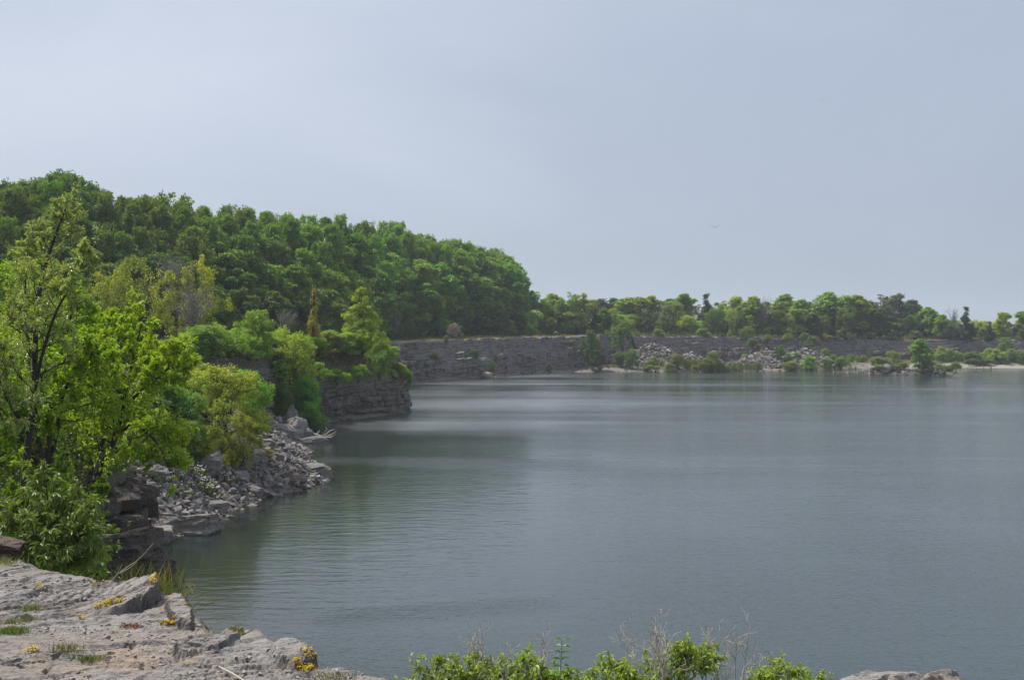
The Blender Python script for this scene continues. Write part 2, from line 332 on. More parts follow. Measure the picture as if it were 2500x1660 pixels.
# ------------------------------------------------------------------ cliffs
def cliff(name, pts, zbot, mat, label, seed, step, thick, rough, batter=.12, topbreak=.5, cap=1.2):
    """layered rock wall: strata of varying thickness, each broken in blocks with its own offset"""
    pts = np.array(pts, float); seg = np.hypot(*np.diff(pts[:, :2], axis=0).T); s = np.concatenate([[0], np.cumsum(seg)])
    n = int(s[-1]/step)+2; ss = np.linspace(0, s[-1], n)
    ker = np.ones(5)/5
    def sm(a):
        w = max(3, int(1.6/step)); return np.convolve(np.pad(a, w, 'edge'), np.ones(2*w+1)/(2*w+1), 'valid')
    x = sm(np.interp(ss, s, pts[:, 0])); y = sm(np.interp(ss, s, pts[:, 1])); zt = sm(np.interp(ss, s, pts[:, 2]))
    tx = np.gradient(x); ty = np.gradient(y); l = np.hypot(tx, ty); nx, ny = ty/l, -tx/l   # right of travel = water side
    rg = np.random.default_rng(seed)
    zs = [0.0]
    while zs[-1] < 1: zs.append(zs[-1]+thick*rg.uniform(.4, 1.7)/7.0)
    zs = np.array(zs)/zs[-1]; K = len(zs)-1
    rows = []
    zt = zt+(np.round(fbm(ss*.35, 7, 0, seed+15, 3)*6)/6-.5)*thick*1.6
    big = (fbm(ss*.12, 0, 0, seed+1, 5, .6)-.5)*rough*6.0
    for k in range(K):
        zc = (zs[k]+zs[k+1])/2
        bw = rg.uniform(.5, 1.8)*thick*2.2
        cell = np.floor(ss/bw+ (fbm(ss*.6, k*3.1, 0, seed+2, 2)*2.0))
        off = (_h(cell.astype(np.int64), np.full(n, k, np.int64), np.zeros(n, np.int64), seed)-.5)*rough*(1.0+topbreak*2*zc**3)
        off = off+(rg.random()-.5)*rough*.9+(vn(ss*.35, k*.7, 0, seed+9)-.5)*rough*1.6
        off = off+(fbm(ss*2.5, k*5.0, 0, seed+6, 3, .7)-.5)*rough*1.0
        ck = np.abs((ss*.19+fbm(ss*.2, k*.35, 0, seed+12, 2)*3)%1-.5); off = off-rough*1.7*sst(.07, .0, ck)
        o = big-batter*zc*7-topbreak*rough*3.0*np.maximum(zc-.62, 0)/.38*fbm(ss*.3, k*.2, 0, seed+4, 3)*2+off
        wobz = (fbm(ss*.22, 0, 0, seed+7, 3)-.5)*1.3
        o = np.maximum(o+.25, -.9-(1.7*float(sst(.55, 1, zc)) if pts[0][1] > 130 else 0))
        for zz, e in ((zs[k], .02), (zs[k]*.15+zs[k+1]*.85, .02), (zs[k+1], -.05)):
            Z = zbot+(zt-zbot)*zz+wobz*np.sin(np.pi*zz)+(vn(ss*1.7, k*2.0+zz*31, 0, seed+8)-.5)*thick*.25*(0 < zz < 1)
            rows.append(np.stack([x+nx*(o+e), y+ny*(o+e), Z], -1))
    o2 = o-cap
    rows.append(np.stack([x+nx*(o-cap*.5), y+ny*(o-cap*.5), zt+.10+(fbm(ss*1.3, 3, 0, seed+8, 3)-.5)*.45], -1))
    rows.append(np.stack([x+nx*o2, y+ny*o2, zt-.25], -1))
    V = np.concatenate(rows); me = mesh_np(name, V, [grid_faces(len(rows), n)], mat)
    return tag(link(name, me), label, kind='structure')
def seg(a, b): return [p_[:3] for p_ in P if True][a:b]
cliff('cliff', seg(6, 15), -1.2, M['cliff_near'], 'dark overhanging rock bank below the leaning tree, left of the pale block', 11, .07, .30, .34, .03, .5, 1.3)
cliff('cliff', seg(15, 26), -1.0, M['cliff'], 'dark layered rock headland jutting into the water from the left', 12, .12, .42, .42, .15, 1.2, 2.6)
cliff('cliff', seg(25, 34), -1.0, M['cliff_far'], 'long grey quarry wall running back from the headland under the forest', 13, .22, .5, .72, .17, 2.3, 5.0)
cliff('cliff', seg(33, 41), -1.0, M['cliff_far'], 'low dark quarry wall across the far shore behind the rubble heaps', 14, .3, .6, .8, .16, 2.2, 5.0)
# ------------------------------------------------------------------ foreground ledge
def zp(px, py, z=6.8):
    Y = (HC-z)*F/(py-HY); return ((px-CX)/F*Y, Y)
edge_px = [(-400, 1345), (-120, 1352), (0, 1362), (60, 1353), (100, 1376), (170, 1390), (230, 1391), (262, 1400), (330, 1416), (400, 1424), (438, 1440), (470, 1462), (496, 1492), (530, 1522), (545, 1532), (600, 1530), (650, 1541), (700, 1566), (740, 1580),
           (768, 1598), (782, 1622), (836, 1618), (882, 1638), (930, 1652), (990, 1668), (1060, 1720), (1300, 1800), (1800, 1760), (1980, 1680), (2060, 1648), (2110, 1644), (2200, 1648), (2260, 1645), (2330, 1641), (2368, 1660), (2420, 1720), (2900, 1760)]
E = np.array([zp(*q) for q in edge_px]+[(4.5, 1.0), (4.5, -3.0), (-7, -3.0)])
res = .0135
gx = np.concatenate([np.arange(-5.6, -.2, res), np.arange(-.2, 4.3, .03)]); gy = np.concatenate([np.arange(-3, 4.4, .08), np.arange(4.4, 8.9, res*1.15)])
LX, LY = np.meshgrid(gx, gy)
ins = inside(E, LX, LY); dE = pdist(np.vstack([E, E[:1]]), LX, LY, len(E)+1)[0]
sd = np.where(ins, dE, -dE)+(fbm(LX*3, LY*3, 0, 60, 4)-.5)*.12
# strike direction of the bedding: plates run away to the right
a_ = math.radians(28); su = LX*math.cos(a_)+LY*math.sin(a_); sv = -LX*math.sin(a_)+LY*math.cos(a_)
wv = fbm(su*.7, sv*1.2, 0, 71, 4)-.5
q = sv*2.6+wv*3.0+.25*(fbm(su*4, sv*9, 0, 72, 4)-.5)
fr_ = q-np.floor(q); stepz = np.floor(q)+sst(.88, 1.0, fr_)
plates = (stepz-q)*.020*(.3+1.4*fbm(su*.9, sv*.9, 0, 73, 3))
q2 = sv*9+wv*14+.9*(fbm(su*5, sv*12, 0, 75, 4)-.5); f2 = q2-np.floor(q2)
plates2 = (np.floor(q2)+sst(.8, 1.0, f2)-q2)*.019*sst(.35, .55, fbm(su*1.3, sv*2, 0, 76, 3))
LZ = 6.79+plates+plates2+(fbm(LX*1.1, LY*1.1, 0, 77, 4)-.5)*.10+(fbm(su*9, sv*20, 0, 78, 4)-.5)*.022+(fbm(LX*40, LY*40, 0, 79, 3)-.5)*.009
crk = np.abs(fbm(su*1.0, sv*2.4, 0, 80, 4)-.5); LZ -= .035*sst(.012, .0, crk)
def polyd(pts, closed=False):
    a = np.array([zp(*w) for w in pts]); return a
def raised(poly_px, h_left, h_right, px0, px1, soft=.012):
    """a slab standing proud behind a line: vertical broken face towards the viewer"""
    global LZ
    a = polyd(poly_px); i_ = inside(a, LX, LY); d = pdist(np.vstack([a, a[:1]]), LX, LY, len(a)+1)[0]
    pxx = CX+LX/np.maximum(LY, 1)*F; hh_ = h_left+(h_right-h_left)*np.clip((pxx-px0)/(px1-px0), 0, 1)
    sdd = np.where(i_, d, -d)+(fbm(LX*9, LY*9, 0, 91, 4)-.5)*.05
    LZ = LZ+hh_*sst(0, soft, sdd)*(1+.25*(fbm(LX*5, LY*5, 0, 92, 3)-.5))*np.clip(1-d*1.1, 0, 1)
raised([(205, 1486), (300, 1482), (365, 1470), (392, 1456), (386, 1436), (380, 1428), (200, 1400), (60, 1400), (0, 1440)], .0, .13, 205, 380)
raised([(428, 1512), (480, 1520), (470, 1498), (455, 1470), (430, 1452), (400, 1462), (405, 1490)], .055, .05, 400, 480)
raised([(500, 1530), (600, 1532), (700, 1560), (800, 1620), (700, 1628), (640, 1625), (560, 1636), (470, 1598), (520, 1576), (560, 1566), (540, 1545)], .015, .03, 500, 700)
raised([(440, 1598), (520, 1585), (590, 1558), (560, 1540), (500, 1556), (420, 1580)], .045, .03, 440, 590)
raised([(660, 1622), (720, 1636), (772, 1626), (790, 1590), (740, 1575), (690, 1560), (660, 1590)], .03, .065, 660, 770, .02)
LZ -= .05*sst(.06, -.01, sd)+sst(.0, -.03, sd)*.35
LZ -= np.clip(-sd, 0, 1)*5.5
LZ = np.maximum(LZ+(fbm(LX*6, LY*6, LZ*5, 95, 3)-.5)*.12*sst(0, -.2, sd), 4.6)
LZ = LZ+.075*sst(1.45, 1.6, LX)*sst(2.7, 2.4, LX)*sst(4.2, 4.6, LY)*sst(-.02, .04, sd)
ledge_h = lambda x, y: float(LZ[np.searchsorted(gy, y), np.searchsorted(gx, x)])
m, t = nt('ledge_limestone'); g = geopos(t); rg_ = (0, 0, -a_)
sg = scaled(t, g, (1, 2.4, 2.0), rg_)
n1 = noise(t, sg, 1.1, 6, .6); n2 = noise(t, sg, 7, 7, .68); n3 = noise(t, g, 45, 6, .7); n4 = noise(t, g, .9, 3)
c = ramp(t, [(.3, (.20, .185, .175)), (.5, (.335, .31, .29)), (.7, (.43, .40, .375))], n2).outputs[0]
c = mixc(t, ramp(t, [(.45, (0, 0, 0)), (.62, (1, 1, 1))], n1).outputs[0], c, mixc(t, n2, (.24, .205, .175), (.40, .345, .29)))
c = mixc(t, math_(t, 'MULTIPLY', ramp(t, [(.36, (1, 1, 1)), (.48, (0, 0, 0))], n3).outputs[0], .55), c, (.12, .11, .10))
c = mixc(t, math_(t, 'MULTIPLY', ramp(t, [(.58, (0, 0, 0)), (.66, (1, 1, 1))], n3).outputs[0], .4), c, (.52, .49, .45))
c = mixc(t, math_(t, 'MULTIPLY', ramp(t, [(.62, (0, 0, 0)), (.7, (1, 1, 1))], n4).outputs[0], .3), c, (.40, .27, .13))
vo = nd(t, 'ShaderNodeTexVoronoi', feature='DISTANCE_TO_EDGE', i_Scale=2.3); wv_ = nd(t, 'ShaderNodeVectorMath', operation='ADD'); ns_ = nd(t, 'ShaderNodeTexNoise', i_Scale=3.0, i_Detail=5.0); L_(t, sg, ns_.inputs['Vector']); L_(t, sg, wv_.inputs[0]); sc3 = nd(t, 'ShaderNodeVectorMath', operation='SCALE'); L_(t, ns_.outputs['Color'], sc3.inputs[0]); sc3.inputs['Scale'].default_value = .8; L_(t, sc3.outputs[0], wv_.inputs[1]); L_(t, wv_.outputs[0], vo.inputs['Vector'])
crk_ = ramp(t, [(.0, (1, 1, 1)), (.022, (0, 0, 0))], vo.outputs['Distance']).outputs[0]
sl_ = scaled(t, g, (1, 7, 3), rg_); n5 = noise(t, sl_, 4, 7, .7)
c = mixc(t, math_(t, 'MULTIPLY', ramp(t, [(.33, (1, 1, 1)), (.44, (0, 0, 0))], n5).outputs[0], .75), c, (.10, .09, .08))
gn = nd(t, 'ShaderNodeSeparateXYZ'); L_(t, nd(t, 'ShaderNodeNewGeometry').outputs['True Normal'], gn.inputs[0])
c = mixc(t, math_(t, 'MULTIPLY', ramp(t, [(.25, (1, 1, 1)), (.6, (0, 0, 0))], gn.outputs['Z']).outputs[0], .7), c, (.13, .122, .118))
c = mixc(t, math_(t, 'MULTIPLY', crk_, math_(t, 'MULTIPLY', n1, 1.3)), c, (.05, .045, .04))
oc = nd(t, 'ShaderNodeAttribute', attribute_name='ochre').outputs['Fac']
c = mixc(t, oc, c, mixc(t, n2, (.50, .40, .27), (.55, .30, .12)))
p = nd(t, 'ShaderNodeBsdfPrincipled', i_Roughness=.9); p.inputs['Specular IOR Level'].default_value = .2
L_(t, c, p.inputs['Base Color'])
b0 = nd(t, 'ShaderNodeBump', i_Strength=1, i_Distance=.02); L_(t, n5, b0.inputs['Height'])
b1 = nd(t, 'ShaderNodeBump', i_Strength=1, i_Distance=.03); L_(t, n2, b1.inputs['Height']); L_(t, b0.outputs[0], b1.inputs['Normal'])
b2 = nd(t, 'ShaderNodeBump', i_Strength=1, i_Distance=.009); L_(t, n3, b2.inputs['Height']); L_(t, b1.outputs[0], b2.inputs['Normal'])
L_(t, b2.outputs[0], p.inputs['Normal']); out_(t, p.outputs[0])
ox, oy = zp(275, 1600); och = sst(1, .5, np.hypot((LX-ox)/.38, (LY-oy)/.22)+(fbm(LX*6, LY*6, 0, 97, 5, .65)-.5)*2.6)*.32
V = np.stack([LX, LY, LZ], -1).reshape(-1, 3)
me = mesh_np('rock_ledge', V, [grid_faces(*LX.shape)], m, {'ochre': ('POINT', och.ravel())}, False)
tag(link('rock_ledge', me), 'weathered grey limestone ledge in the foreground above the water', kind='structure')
# ------------------------------------------------------------------ stones
def hull_variants(n, rng):
    out = []
    for k in range(n):
        bm = bmesh.new()
        sh = np.array([1, rng.uniform(.6, 1), rng.uniform(.3, .7)])
        for q in range(11):
            v = nrm(rng.normal(size=3))*rng.uniform(.75, 1)
            v = np.clip(v, -.72, .72)*sh; bm.verts.new(v*.7)
        r = bmesh.ops.convex_hull(bm, input=bm.verts)
        bmesh.ops.delete(bm, geom=[e for e in r['geom_interior'] if isinstance(e, bmesh.types.BMVert)], context='VERTS')
        bmesh.ops.triangulate(bm, faces=bm.faces); bm.verts.index_update()
        out.append((np.array([v.co[:] for v in bm.verts]), np.array([[v.index for v in f.verts] for f in bm.faces])))
        bm.free()
    return out
HV = hull_variants(14, np.random.default_rng(3))
def stones(P_, size, rng, tiltv=.35):
    Vs = []; Fs = []; n = 0
    for i in range(len(P_)):
        v, f = HV[rng.integers(len(HV))]
        a, b_, c_ = rng.uniform(0, 6.28), rng.normal(0, tiltv), rng.normal(0, tiltv)
        ca, sa = math.cos(a), math.sin(a); cb, sb = math.cos(b_), math.sin(b_); cc, sc_ = math.cos(c_), math.sin(c_)
        Rm = np.array([[ca, -sa, 0], [sa, ca, 0], [0, 0, 1]]) @ np.array([[1, 0, 0], [0, cb, -sb], [0, sb, cb]]) @ np.array([[cc, 0, sc_], [0, 1, 0], [-sc_, 0, cc]])
        Vs.append(v @ Rm.T*size[i]+P_[i]); Fs.append(f+n); n += len(v)
    global SHD
    SHD = np.concatenate([np.full(len(f_), rng.random()**1.3) for f_ in Fs])
    return np.concatenate(Vs), np.concatenate(Fs)
def rubble(label, region, n, smin, smax, seed, mat='stone', powr=2.5, cond=None):
    rng = np.random.default_rng(seed); x0, x1, y0, y1 = region
    x = rng.uniform(x0, x1, n*3); y = rng.uniform(y0, y1, n*3)
    z = hgt(x, y); ok = inside(Sp, x, y) & ~inside(Pp, x, y) | ((z > -.5) & (z < 0))
    if cond is not None: ok &= cond(x, y, z)
    x, y, z = x[ok][:n], y[ok][:n], z[ok][:n]
    s = smin+(smax-smin)*rng.random(len(x))**powr
    v, f = stones(np.stack([x, y, z+s*.12], -1), s, rng)
    me = mesh_np('rubble', v, [f], M[mat], {'shade': ('FACE', SHD)}); return tag(link('rubble', me), label, kind='stuff', cat='rubble')
rubble('broken grey stones covering the near rubble slope beside the water', (-27, -9, 38, 80), 30000, .05, .60, 21, powr=6, cond=lambda x, y, z: fbm(x*.5, y*.5, 0, 61, 4)+.35*sst(2.0, .3, z) > .37)
rubble('grey stones heaped at the foot of the headland', (-22, -14, 78, 101), 3000, .15, .9, 22, powr=3, cond=lambda x, y, z: z < 2.6)
rubble('pale slabs and stones of the heaps on the far shore', (8, 90, 236, 276), 22000, .12, 1.5, 23, powr=7, cond=lambda x, y, z: heaps(x, y)*.9 > .15+.5*vn(x*.3, y*.3, 0, 8))
rubble('small stones strewn along the far waterline', (-8, 120, 200, 264), 2500, .15, .8, 24, powr=3, cond=lambda x, y, z: z < .9)
# gravel on the ledge
rng = np.random.default_rng(5)
gxr = rng.uniform(-4.6, -.7, 9000); gyr = rng.uniform(5.0, 7.9, 9000)
dens = fbm(gxr*1.6, gyr*2.5, 0, 120, 3)+.18*sst(6.3, 5.2, gyr)
ok = (dens > .60) & inside(E, gxr, gyr)
gxr, gyr = gxr[ok][:3500], gyr[ok][:3500]; gz = LZ[np.searchsorted(gy, gyr).clip(0, len(gy)-1), np.searchsorted(gx, gxr)]
s_ = .008+.030*rng.random(len(gxr))**3
v, f = stones(np.stack([gxr, gyr, gz+s_*.1], -1), s_, rng, .2)
tag(link('gravel', mesh_np('gravel', v, [f], plain('gravel_stone', (.31, .27, .235), .9, .4, 50))), 'small brown grey gravel lying in hollows of the foreground ledge', 'gravel', kind='stuff')
def boulder(px, Y, size, label, seed, rot=0, mat='boulder', z=None, sink=.2, name='boulder', tilt=(0, 0), py=None, block=False):
    rng = np.random.default_rng(seed)
    bm = bmesh.new(); bmesh.ops.create_icosphere(bm, subdivisions=5, radius=1)
    Vv = np.array([v.co[:] for v in bm.verts]); Fv = np.array([[v.index for v in f.verts] for f in bm.faces]); bm.free()
    pl = [np.array(a) for a in ([0, 0, 1.], [0, 0, -1.], [1, 0, 0], [-1, 0, 0], [0, 1, 0], [0, -1, 0])]+[nrm(rng.normal(size=3)) for _ in range(9)]
    for i, nn in enumerate(pl):
        nn = nrm(nn+rng.normal(size=3)*.28); nn = (pl[i] if block and i < 6 else nn); d = (rng.uniform(.54, .6) if block else rng.uniform(.50, .72)) if i < 6 else rng.uniform(.62, .85)
        dd = Vv @ nn; Vv = Vv-np.outer(np.maximum(dd-d, 0), nn)
    Vv = Vv/.62*.5
    Vv = Vv+nrm(Vv)*((fbm(Vv[:, 0]*3+seed, Vv[:, 1]*3, Vv[:, 2]*6, seed, 6, .6)-.5)*.26)[:, None]
    lay = np.floor(Vv[:, 2]*7+fbm(Vv[:, 0]*2, Vv[:, 1]*2, 0, seed, 2)*2); Vv[:, :2] *= (1+.07*(_h(lay.astype(np.int64), np.zeros(len(lay), np.int64), np.zeros(len(lay), np.int64), seed)-.5))[:, None]
    Vv = Vv*np.array(size)
    X = (px-CX)/F*Y
    zz = float(hgt(np.array([X]), np.array([Y]))[0]) if z is None else z
    if py is not None: zz = HC-(py-HY)/F*Y
    o = link(name, mesh_np(name, Vv+np.array([0, 0, size[2]*(.5-sink)]), [Fv], M[mat], smooth=False), loc=(X, Y, zz)); o.rotation_euler = (tilt[0], tilt[1], rot)
    return tag(o, label, 'boulder')
boulder(376, 44.6, (1.55, 1.3, .95), 'pale square block standing in the water at the near end of the rubble', 1, .3, z=-.15, block=True)
boulder(462, 46.9, (2.5, 1.5, 1.25), 'big dark slab at the waterline, right of the pale block, with a lit left shoulder', 2, -.2, z=-.25, tilt=(-.12, -.10), block=True)
boulder(412, 47.6, (1.9, 1.4, 1.0), 'dark wedge-shaped slab directly behind the pale block', 3, -.1, z=-.1, tilt=(-.15, .1), block=True)
boulder(378, 50, (1.1, .7, .6), 'rounded grey boulder on gravel above the dark wedge-shaped slab', 4, .2)
boulder(352, 51.5, (.9, .6, .5), 'grey boulder half hidden by the rock bank at the left end of the gravel', 5, .9)
boulder(515, 55.5, (1.0, .8, 1.0), 'upright dark boulder in the middle of the rubble slope by the daisies', 6, .3)
boulder(498, 58, (.7, .55, .45), 'pale boulder above the upright dark boulder', 7, .5)
boulder(524, 51.2, (.9, .6, .5), 'rusty brown stone low on the rubble slope', 8, .5)
boulder(620, 56.5, (1.1, .5, .5), 'tilted slab leaning at the waterline in the middle of the near shore', 9, -.6, tilt=(.3, .4))
boulder(722, 60.5, (1.0, .7, .45), 'pale wedge-shaped stone at the waterline left of the rubble tip', 10, .3)
boulder(770, 64.2, (1.3, .9, .55), 'bright flat slab topping the tip of the rubble spit', 11, .3)
boulder(793, 64, (.9, .7, .6), 'dark boulder at the very tip of the rubble spit', 12, .8)
boulder(690, 85, (2.0, 1.4, 1.5), 'large dark boulder low in the second rock pile below the headland', 13, .2, z=0)
boulder(722, 86, (1.7, 1.3, 1.9), 'tall pale boulder crowning the second rock pile', 14, .7, z=.2)
boulder(745, 86.2, (1.2, 1.0, 1.2), 'narrow pale boulder at the right end of the second rock pile', 15, .1, z=0)
boulder(770, 85.2, (1.9, 1.0, .6), 'low pale slab in the water under the driftwood', 16, .2, z=-.1)
boulder(716, 92, (1.0, .9, 2.3), 'upright grey rock pillar between two bushes below the headland', 17, .2, z=0)
boulder(650, 66, (1.1, .8, .6), 'grey slab on the crest of the rubble spit', 18, .6)
boulder(590, 57, (.8, .6, .5), 'small dark stone under the yellow shrub', 19, .9)
boulder(285, 21.5, (1.5, 1.2, .8), 'flat dark ledge block jutting from the shaded bank above the near water', 20, .3, 'cliff_near', py=1382)
boulder(4, 9.6, (.30, .3, .2), 'dark rock at the left frame edge behind the ledge', 21, .2, 'cliff_near', py=1362)
boulder(1190, 204.3, (2.2, 1.8, 1.3), 'pale broken block at the foot of the long grey quarry wall', 22, .2)
boulder(1168, 206.8, (3.4, 2.6, 3.6), 'dark leaning rock mass fallen from the long grey quarry wall', 23, .5, 'cliff_far')
boulder(2165, 226, (2.0, 1.5, 1.5), 'pale rounded rock among shrubs on the small island', 24, .5, z=.6)
boulder(1772, 243, (3.2, 2.0, 1.5), 'dark slab lying on the far shore behind the round bush', 25, .4)
boulder(1746, 262, (3.2, 2.2, 1.4), 'pale flat slab under the far wall, left of the middle', 26, .4)
# small island
ii = []
rng = np.random.default_rng(77)
th = np.linspace(0, 2*np.pi, 49)[:-1]; rr = np.linspace(0, 1, 14)
cx_, cy_ = 79.5, 228
Vi = []
for r_ in rr:
    x = cx_+np.cos(th)*9.6*r_*(1+.15*np.sin(3*th)); y = cy_+np.sin(th)*6.5*r_-(np.cos(th)*9.6*r_)*.75
    Vi.append(np.stack([x, y, np.maximum(1.15*(1-r_**2)-.25, -.4)+(fbm(x*.8, y*.8, 0, 9, 3)-.5)*.7*(r_ < 1)-.6*(r_ == 1)], -1))
Vi = np.concatenate(Vi); n = 48; i = np.arange(13)[:, None]*n; j = np.arange(n)[None]
Fi = np.stack([i+j, i+(j+1) % n, i+n+(j+1) % n, i+n+j], -1).reshape(-1, 4)
tag(link('islet', mesh_np('islet', Vi, [Fi], M['stone'], smooth=True)), 'low stony islet with shrubs near the far right shore', kind='structure')
k = rng.integers(0, len(Vi), 900); pp = Vi[k]+rng.normal(0, .4, (900, 3))*[1, 1, .1]; pp[:, 2] = np.maximum(pp[:, 2], -.1)
v, f = stones(pp, .2+.8*rng.random(900)**3, rng); tag(link('rubble', mesh_np('rubble', v, [f], M['stone'], {'shade': ('FACE', SHD)})), 'pale stones around the small island', 'rubble', kind='stuff')
# ------------------------------------------------------------------ distant-tree prototypes
def crown(seed, kind, H, Wd, nlobe, nclump, nleaf, lsize, mat, clump_r, trunk_r=.20, zb=.05, gap=0.0):
    rng = np.random.default_rng(seed); T = Tubes()
    lobes = []
    for i in range(nlobe):
        if kind == 'cone': t_ = rng.random()**1.3; r = (1-t_)**.85*.85+.05; lr = .30*(1-t_)+.10
        elif kind == 'spire': t_ = rng.random(); r = (1-t_)*.7+.05; lr = .28*(1-t_)+.12
        elif kind == 'shrub': t_ = rng.random(); r = math.sqrt(max(0, 1-t_**2))*.8; lr = rng.uniform(.22, .34)
        elif kind == 'vase': t_ = rng.random(); r = (.5+.5*t_)*math.sqrt(max(0, 1-max(0, t_-.55)**2/.25))*.85; lr = rng.uniform(.2, .3)
        else: t_ = rng.random(); r = math.sqrt(max(0.02, 1-(2*t_-.95)**2))*.75; lr = rng.uniform(.24, .36)
        a = i*2.39996+rng.normal(0, .4); r *= rng.uniform(.55, 1.0)
        zc = H*(zb+(1-zb)*(.06+.86*t_))
        lobes.append([math.cos(a)*r*Wd/2, math.sin(a)*r*Wd/2, zc, lr*Wd/2*1.15])
    if kind in ('cone', 'spire', 'round', 'vase'): lobes.append([0, 0, H*.93, .18*Wd/2])
    lobes = np.array(lobes); lobes[:, 3] *= rng.uniform(.6, 1.35, len(lobes)); lobes[:, :2] *= rng.uniform(.75, 1.25, (len(lobes), 1))
    w = lobes[:, 3]**2; w /= w.sum(); li = rng.choice(len(lobes), nclump, p=w)
    d = nrm(rng.normal(size=(nclump, 3))+np.array([0, 0, .35])); rad = rng.random(nclump)**.25*rng.uniform(.85, 1.2, nclump)
    cc = lobes[li, :3]+d*(lobes[li, 3]*rad)[:, None]*np.array([1, 1, .85])
    ctr = np.array([0, 0, H*(zb+(1-zb)*.4)])
    if gap: cc = cc[vn(cc[:, 0]*.9, cc[:, 1]*.9, cc[:, 2]*.9, seed) > gap]
    cc = cc[cc[:, 2] > .02*H]; nc = len(cc)
    # trunk and limbs
    if kind != 'shrub':
        nseg = 9; zz = np.linspace(0, H*.86, nseg); pts = np.stack([np.cumsum(rng.normal(0, .012*H, nseg))*np.linspace(0, 1, nseg), np.cumsum(rng.normal(0, .012*H, nseg))*np.linspace(0, 1, nseg), zz], -1)
        pts[0, 2] = -.4; T.add(pts, np.linspace(trunk_r, .03, nseg), 7)
    for lb in lobes:
        z0 = max(0.05, lb[2]*rng.uniform(.45, .7)) if kind != 'shrub' else -.15
        p0 = np.array([rng.normal(0, .02*Wd), rng.normal(0, .02*Wd), z0]); p2 = lb[:3]; p1 = (p0+p2)/2+np.array([0, 0, -.08*H])*(1 if kind != 'shrub' else -.3)
        tt = np.linspace(0, 1, 6)[:, None]; T.add((1-tt)**2*p0+2*tt*(1-tt)*p1+tt**2*p2, np.linspace(trunk_r*.35, .015, 6), 5)
        for q in range(3):
            e = lb[:3]+nrm(rng.normal(size=3)+[0, 0, .6])*lb[3]*.9; T.add(np.stack([p2, (p2+e)/2+rng.normal(0, .04, 3), e]), [trunk_r*.13, .02, .008], 4)
    n = nc*nleaf; ci = np.repeat(np.arange(nc), nleaf)
    g_ = rng.normal(size=(n, 3)); g_ = nrm(g_)*(rng.random(n)**.45)[:, None]
    crs = clump_r*rng.uniform(.6, 1.3, nc)
    Pn = cc[ci]+g_*crs[ci][:, None]*np.array([1, 1, .75])
    outw = nrm(Pn-ctr)
    Nn = nrm(outw*.5+np.array([0, 0, .8])+rng.normal(size=(n, 3))*.55+g_*.9)
    Ax = nrm(np.cross(Nn, rng.normal(size=(n, 3)))+outw*.3+np.array([0, 0, -.15]))
    Ls = lsize*rng.uniform(.65, 1.3, n); ct = rng.random(nc)
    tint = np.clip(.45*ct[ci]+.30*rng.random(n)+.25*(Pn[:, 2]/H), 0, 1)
    if len(Pn) == 0: Pn = np.zeros((1, 3))
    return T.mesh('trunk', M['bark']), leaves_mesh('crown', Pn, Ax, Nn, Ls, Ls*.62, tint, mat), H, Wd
PR = {}
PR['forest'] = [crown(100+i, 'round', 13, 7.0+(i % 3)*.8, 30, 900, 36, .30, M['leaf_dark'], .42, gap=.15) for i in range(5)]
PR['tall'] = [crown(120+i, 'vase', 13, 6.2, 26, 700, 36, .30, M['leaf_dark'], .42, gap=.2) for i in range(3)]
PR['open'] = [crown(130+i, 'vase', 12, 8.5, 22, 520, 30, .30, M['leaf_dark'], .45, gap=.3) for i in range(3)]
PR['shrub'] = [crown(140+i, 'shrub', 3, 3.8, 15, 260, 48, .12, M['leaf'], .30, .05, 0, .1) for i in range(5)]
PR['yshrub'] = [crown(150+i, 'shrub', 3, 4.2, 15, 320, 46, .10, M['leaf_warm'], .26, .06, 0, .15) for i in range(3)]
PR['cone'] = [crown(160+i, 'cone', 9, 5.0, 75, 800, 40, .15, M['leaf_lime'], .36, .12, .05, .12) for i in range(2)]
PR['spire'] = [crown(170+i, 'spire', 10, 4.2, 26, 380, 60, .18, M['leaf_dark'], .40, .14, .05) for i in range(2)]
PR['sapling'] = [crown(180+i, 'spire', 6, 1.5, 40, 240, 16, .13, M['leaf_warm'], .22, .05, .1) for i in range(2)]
def bare(seed, H, W, n=16, r=.05, mat='bark_grey', lv=2, lean=0):
    rng = np.random.default_rng(seed); T = Tubes()
    def br(p, d, l, r_, k):
        m_ = 5; pts = [p]; dd = d
        for q in range(m_): dd = nrm(dd+rng.normal(0, .16, 3)+[0, 0, .06]); pts.append(pts[-1]+dd*l/m_)
        T.add(pts, np.linspace(r_, r_*.35, m_+1), 4)
        if k > 0:
            for q in range(5):
                i_ = rng.integers(2, m_+1); br(pts[i_], nrm(dd+rng.normal(0, .55, 3)), l*rng.uniform(.35, .55), r_*.5, k-1)
    for i in range(n):
        a = rng.uniform(0, 6.28); e = rng.uniform(.1, 1)*W/2/H
        br(np.array([rng.normal(0, .04*W), rng.normal(0, .04*W), -.1]), nrm(np.array([math.cos(a)*e+lean, math.sin(a)*e, 1.])), H*rng.uniform(.6, .95)*.8, r, lv)
    return T.mesh('branches', M[mat])
PR_bare = [bare(1, 3, 3.6), bare(2, 3, 3.4)]
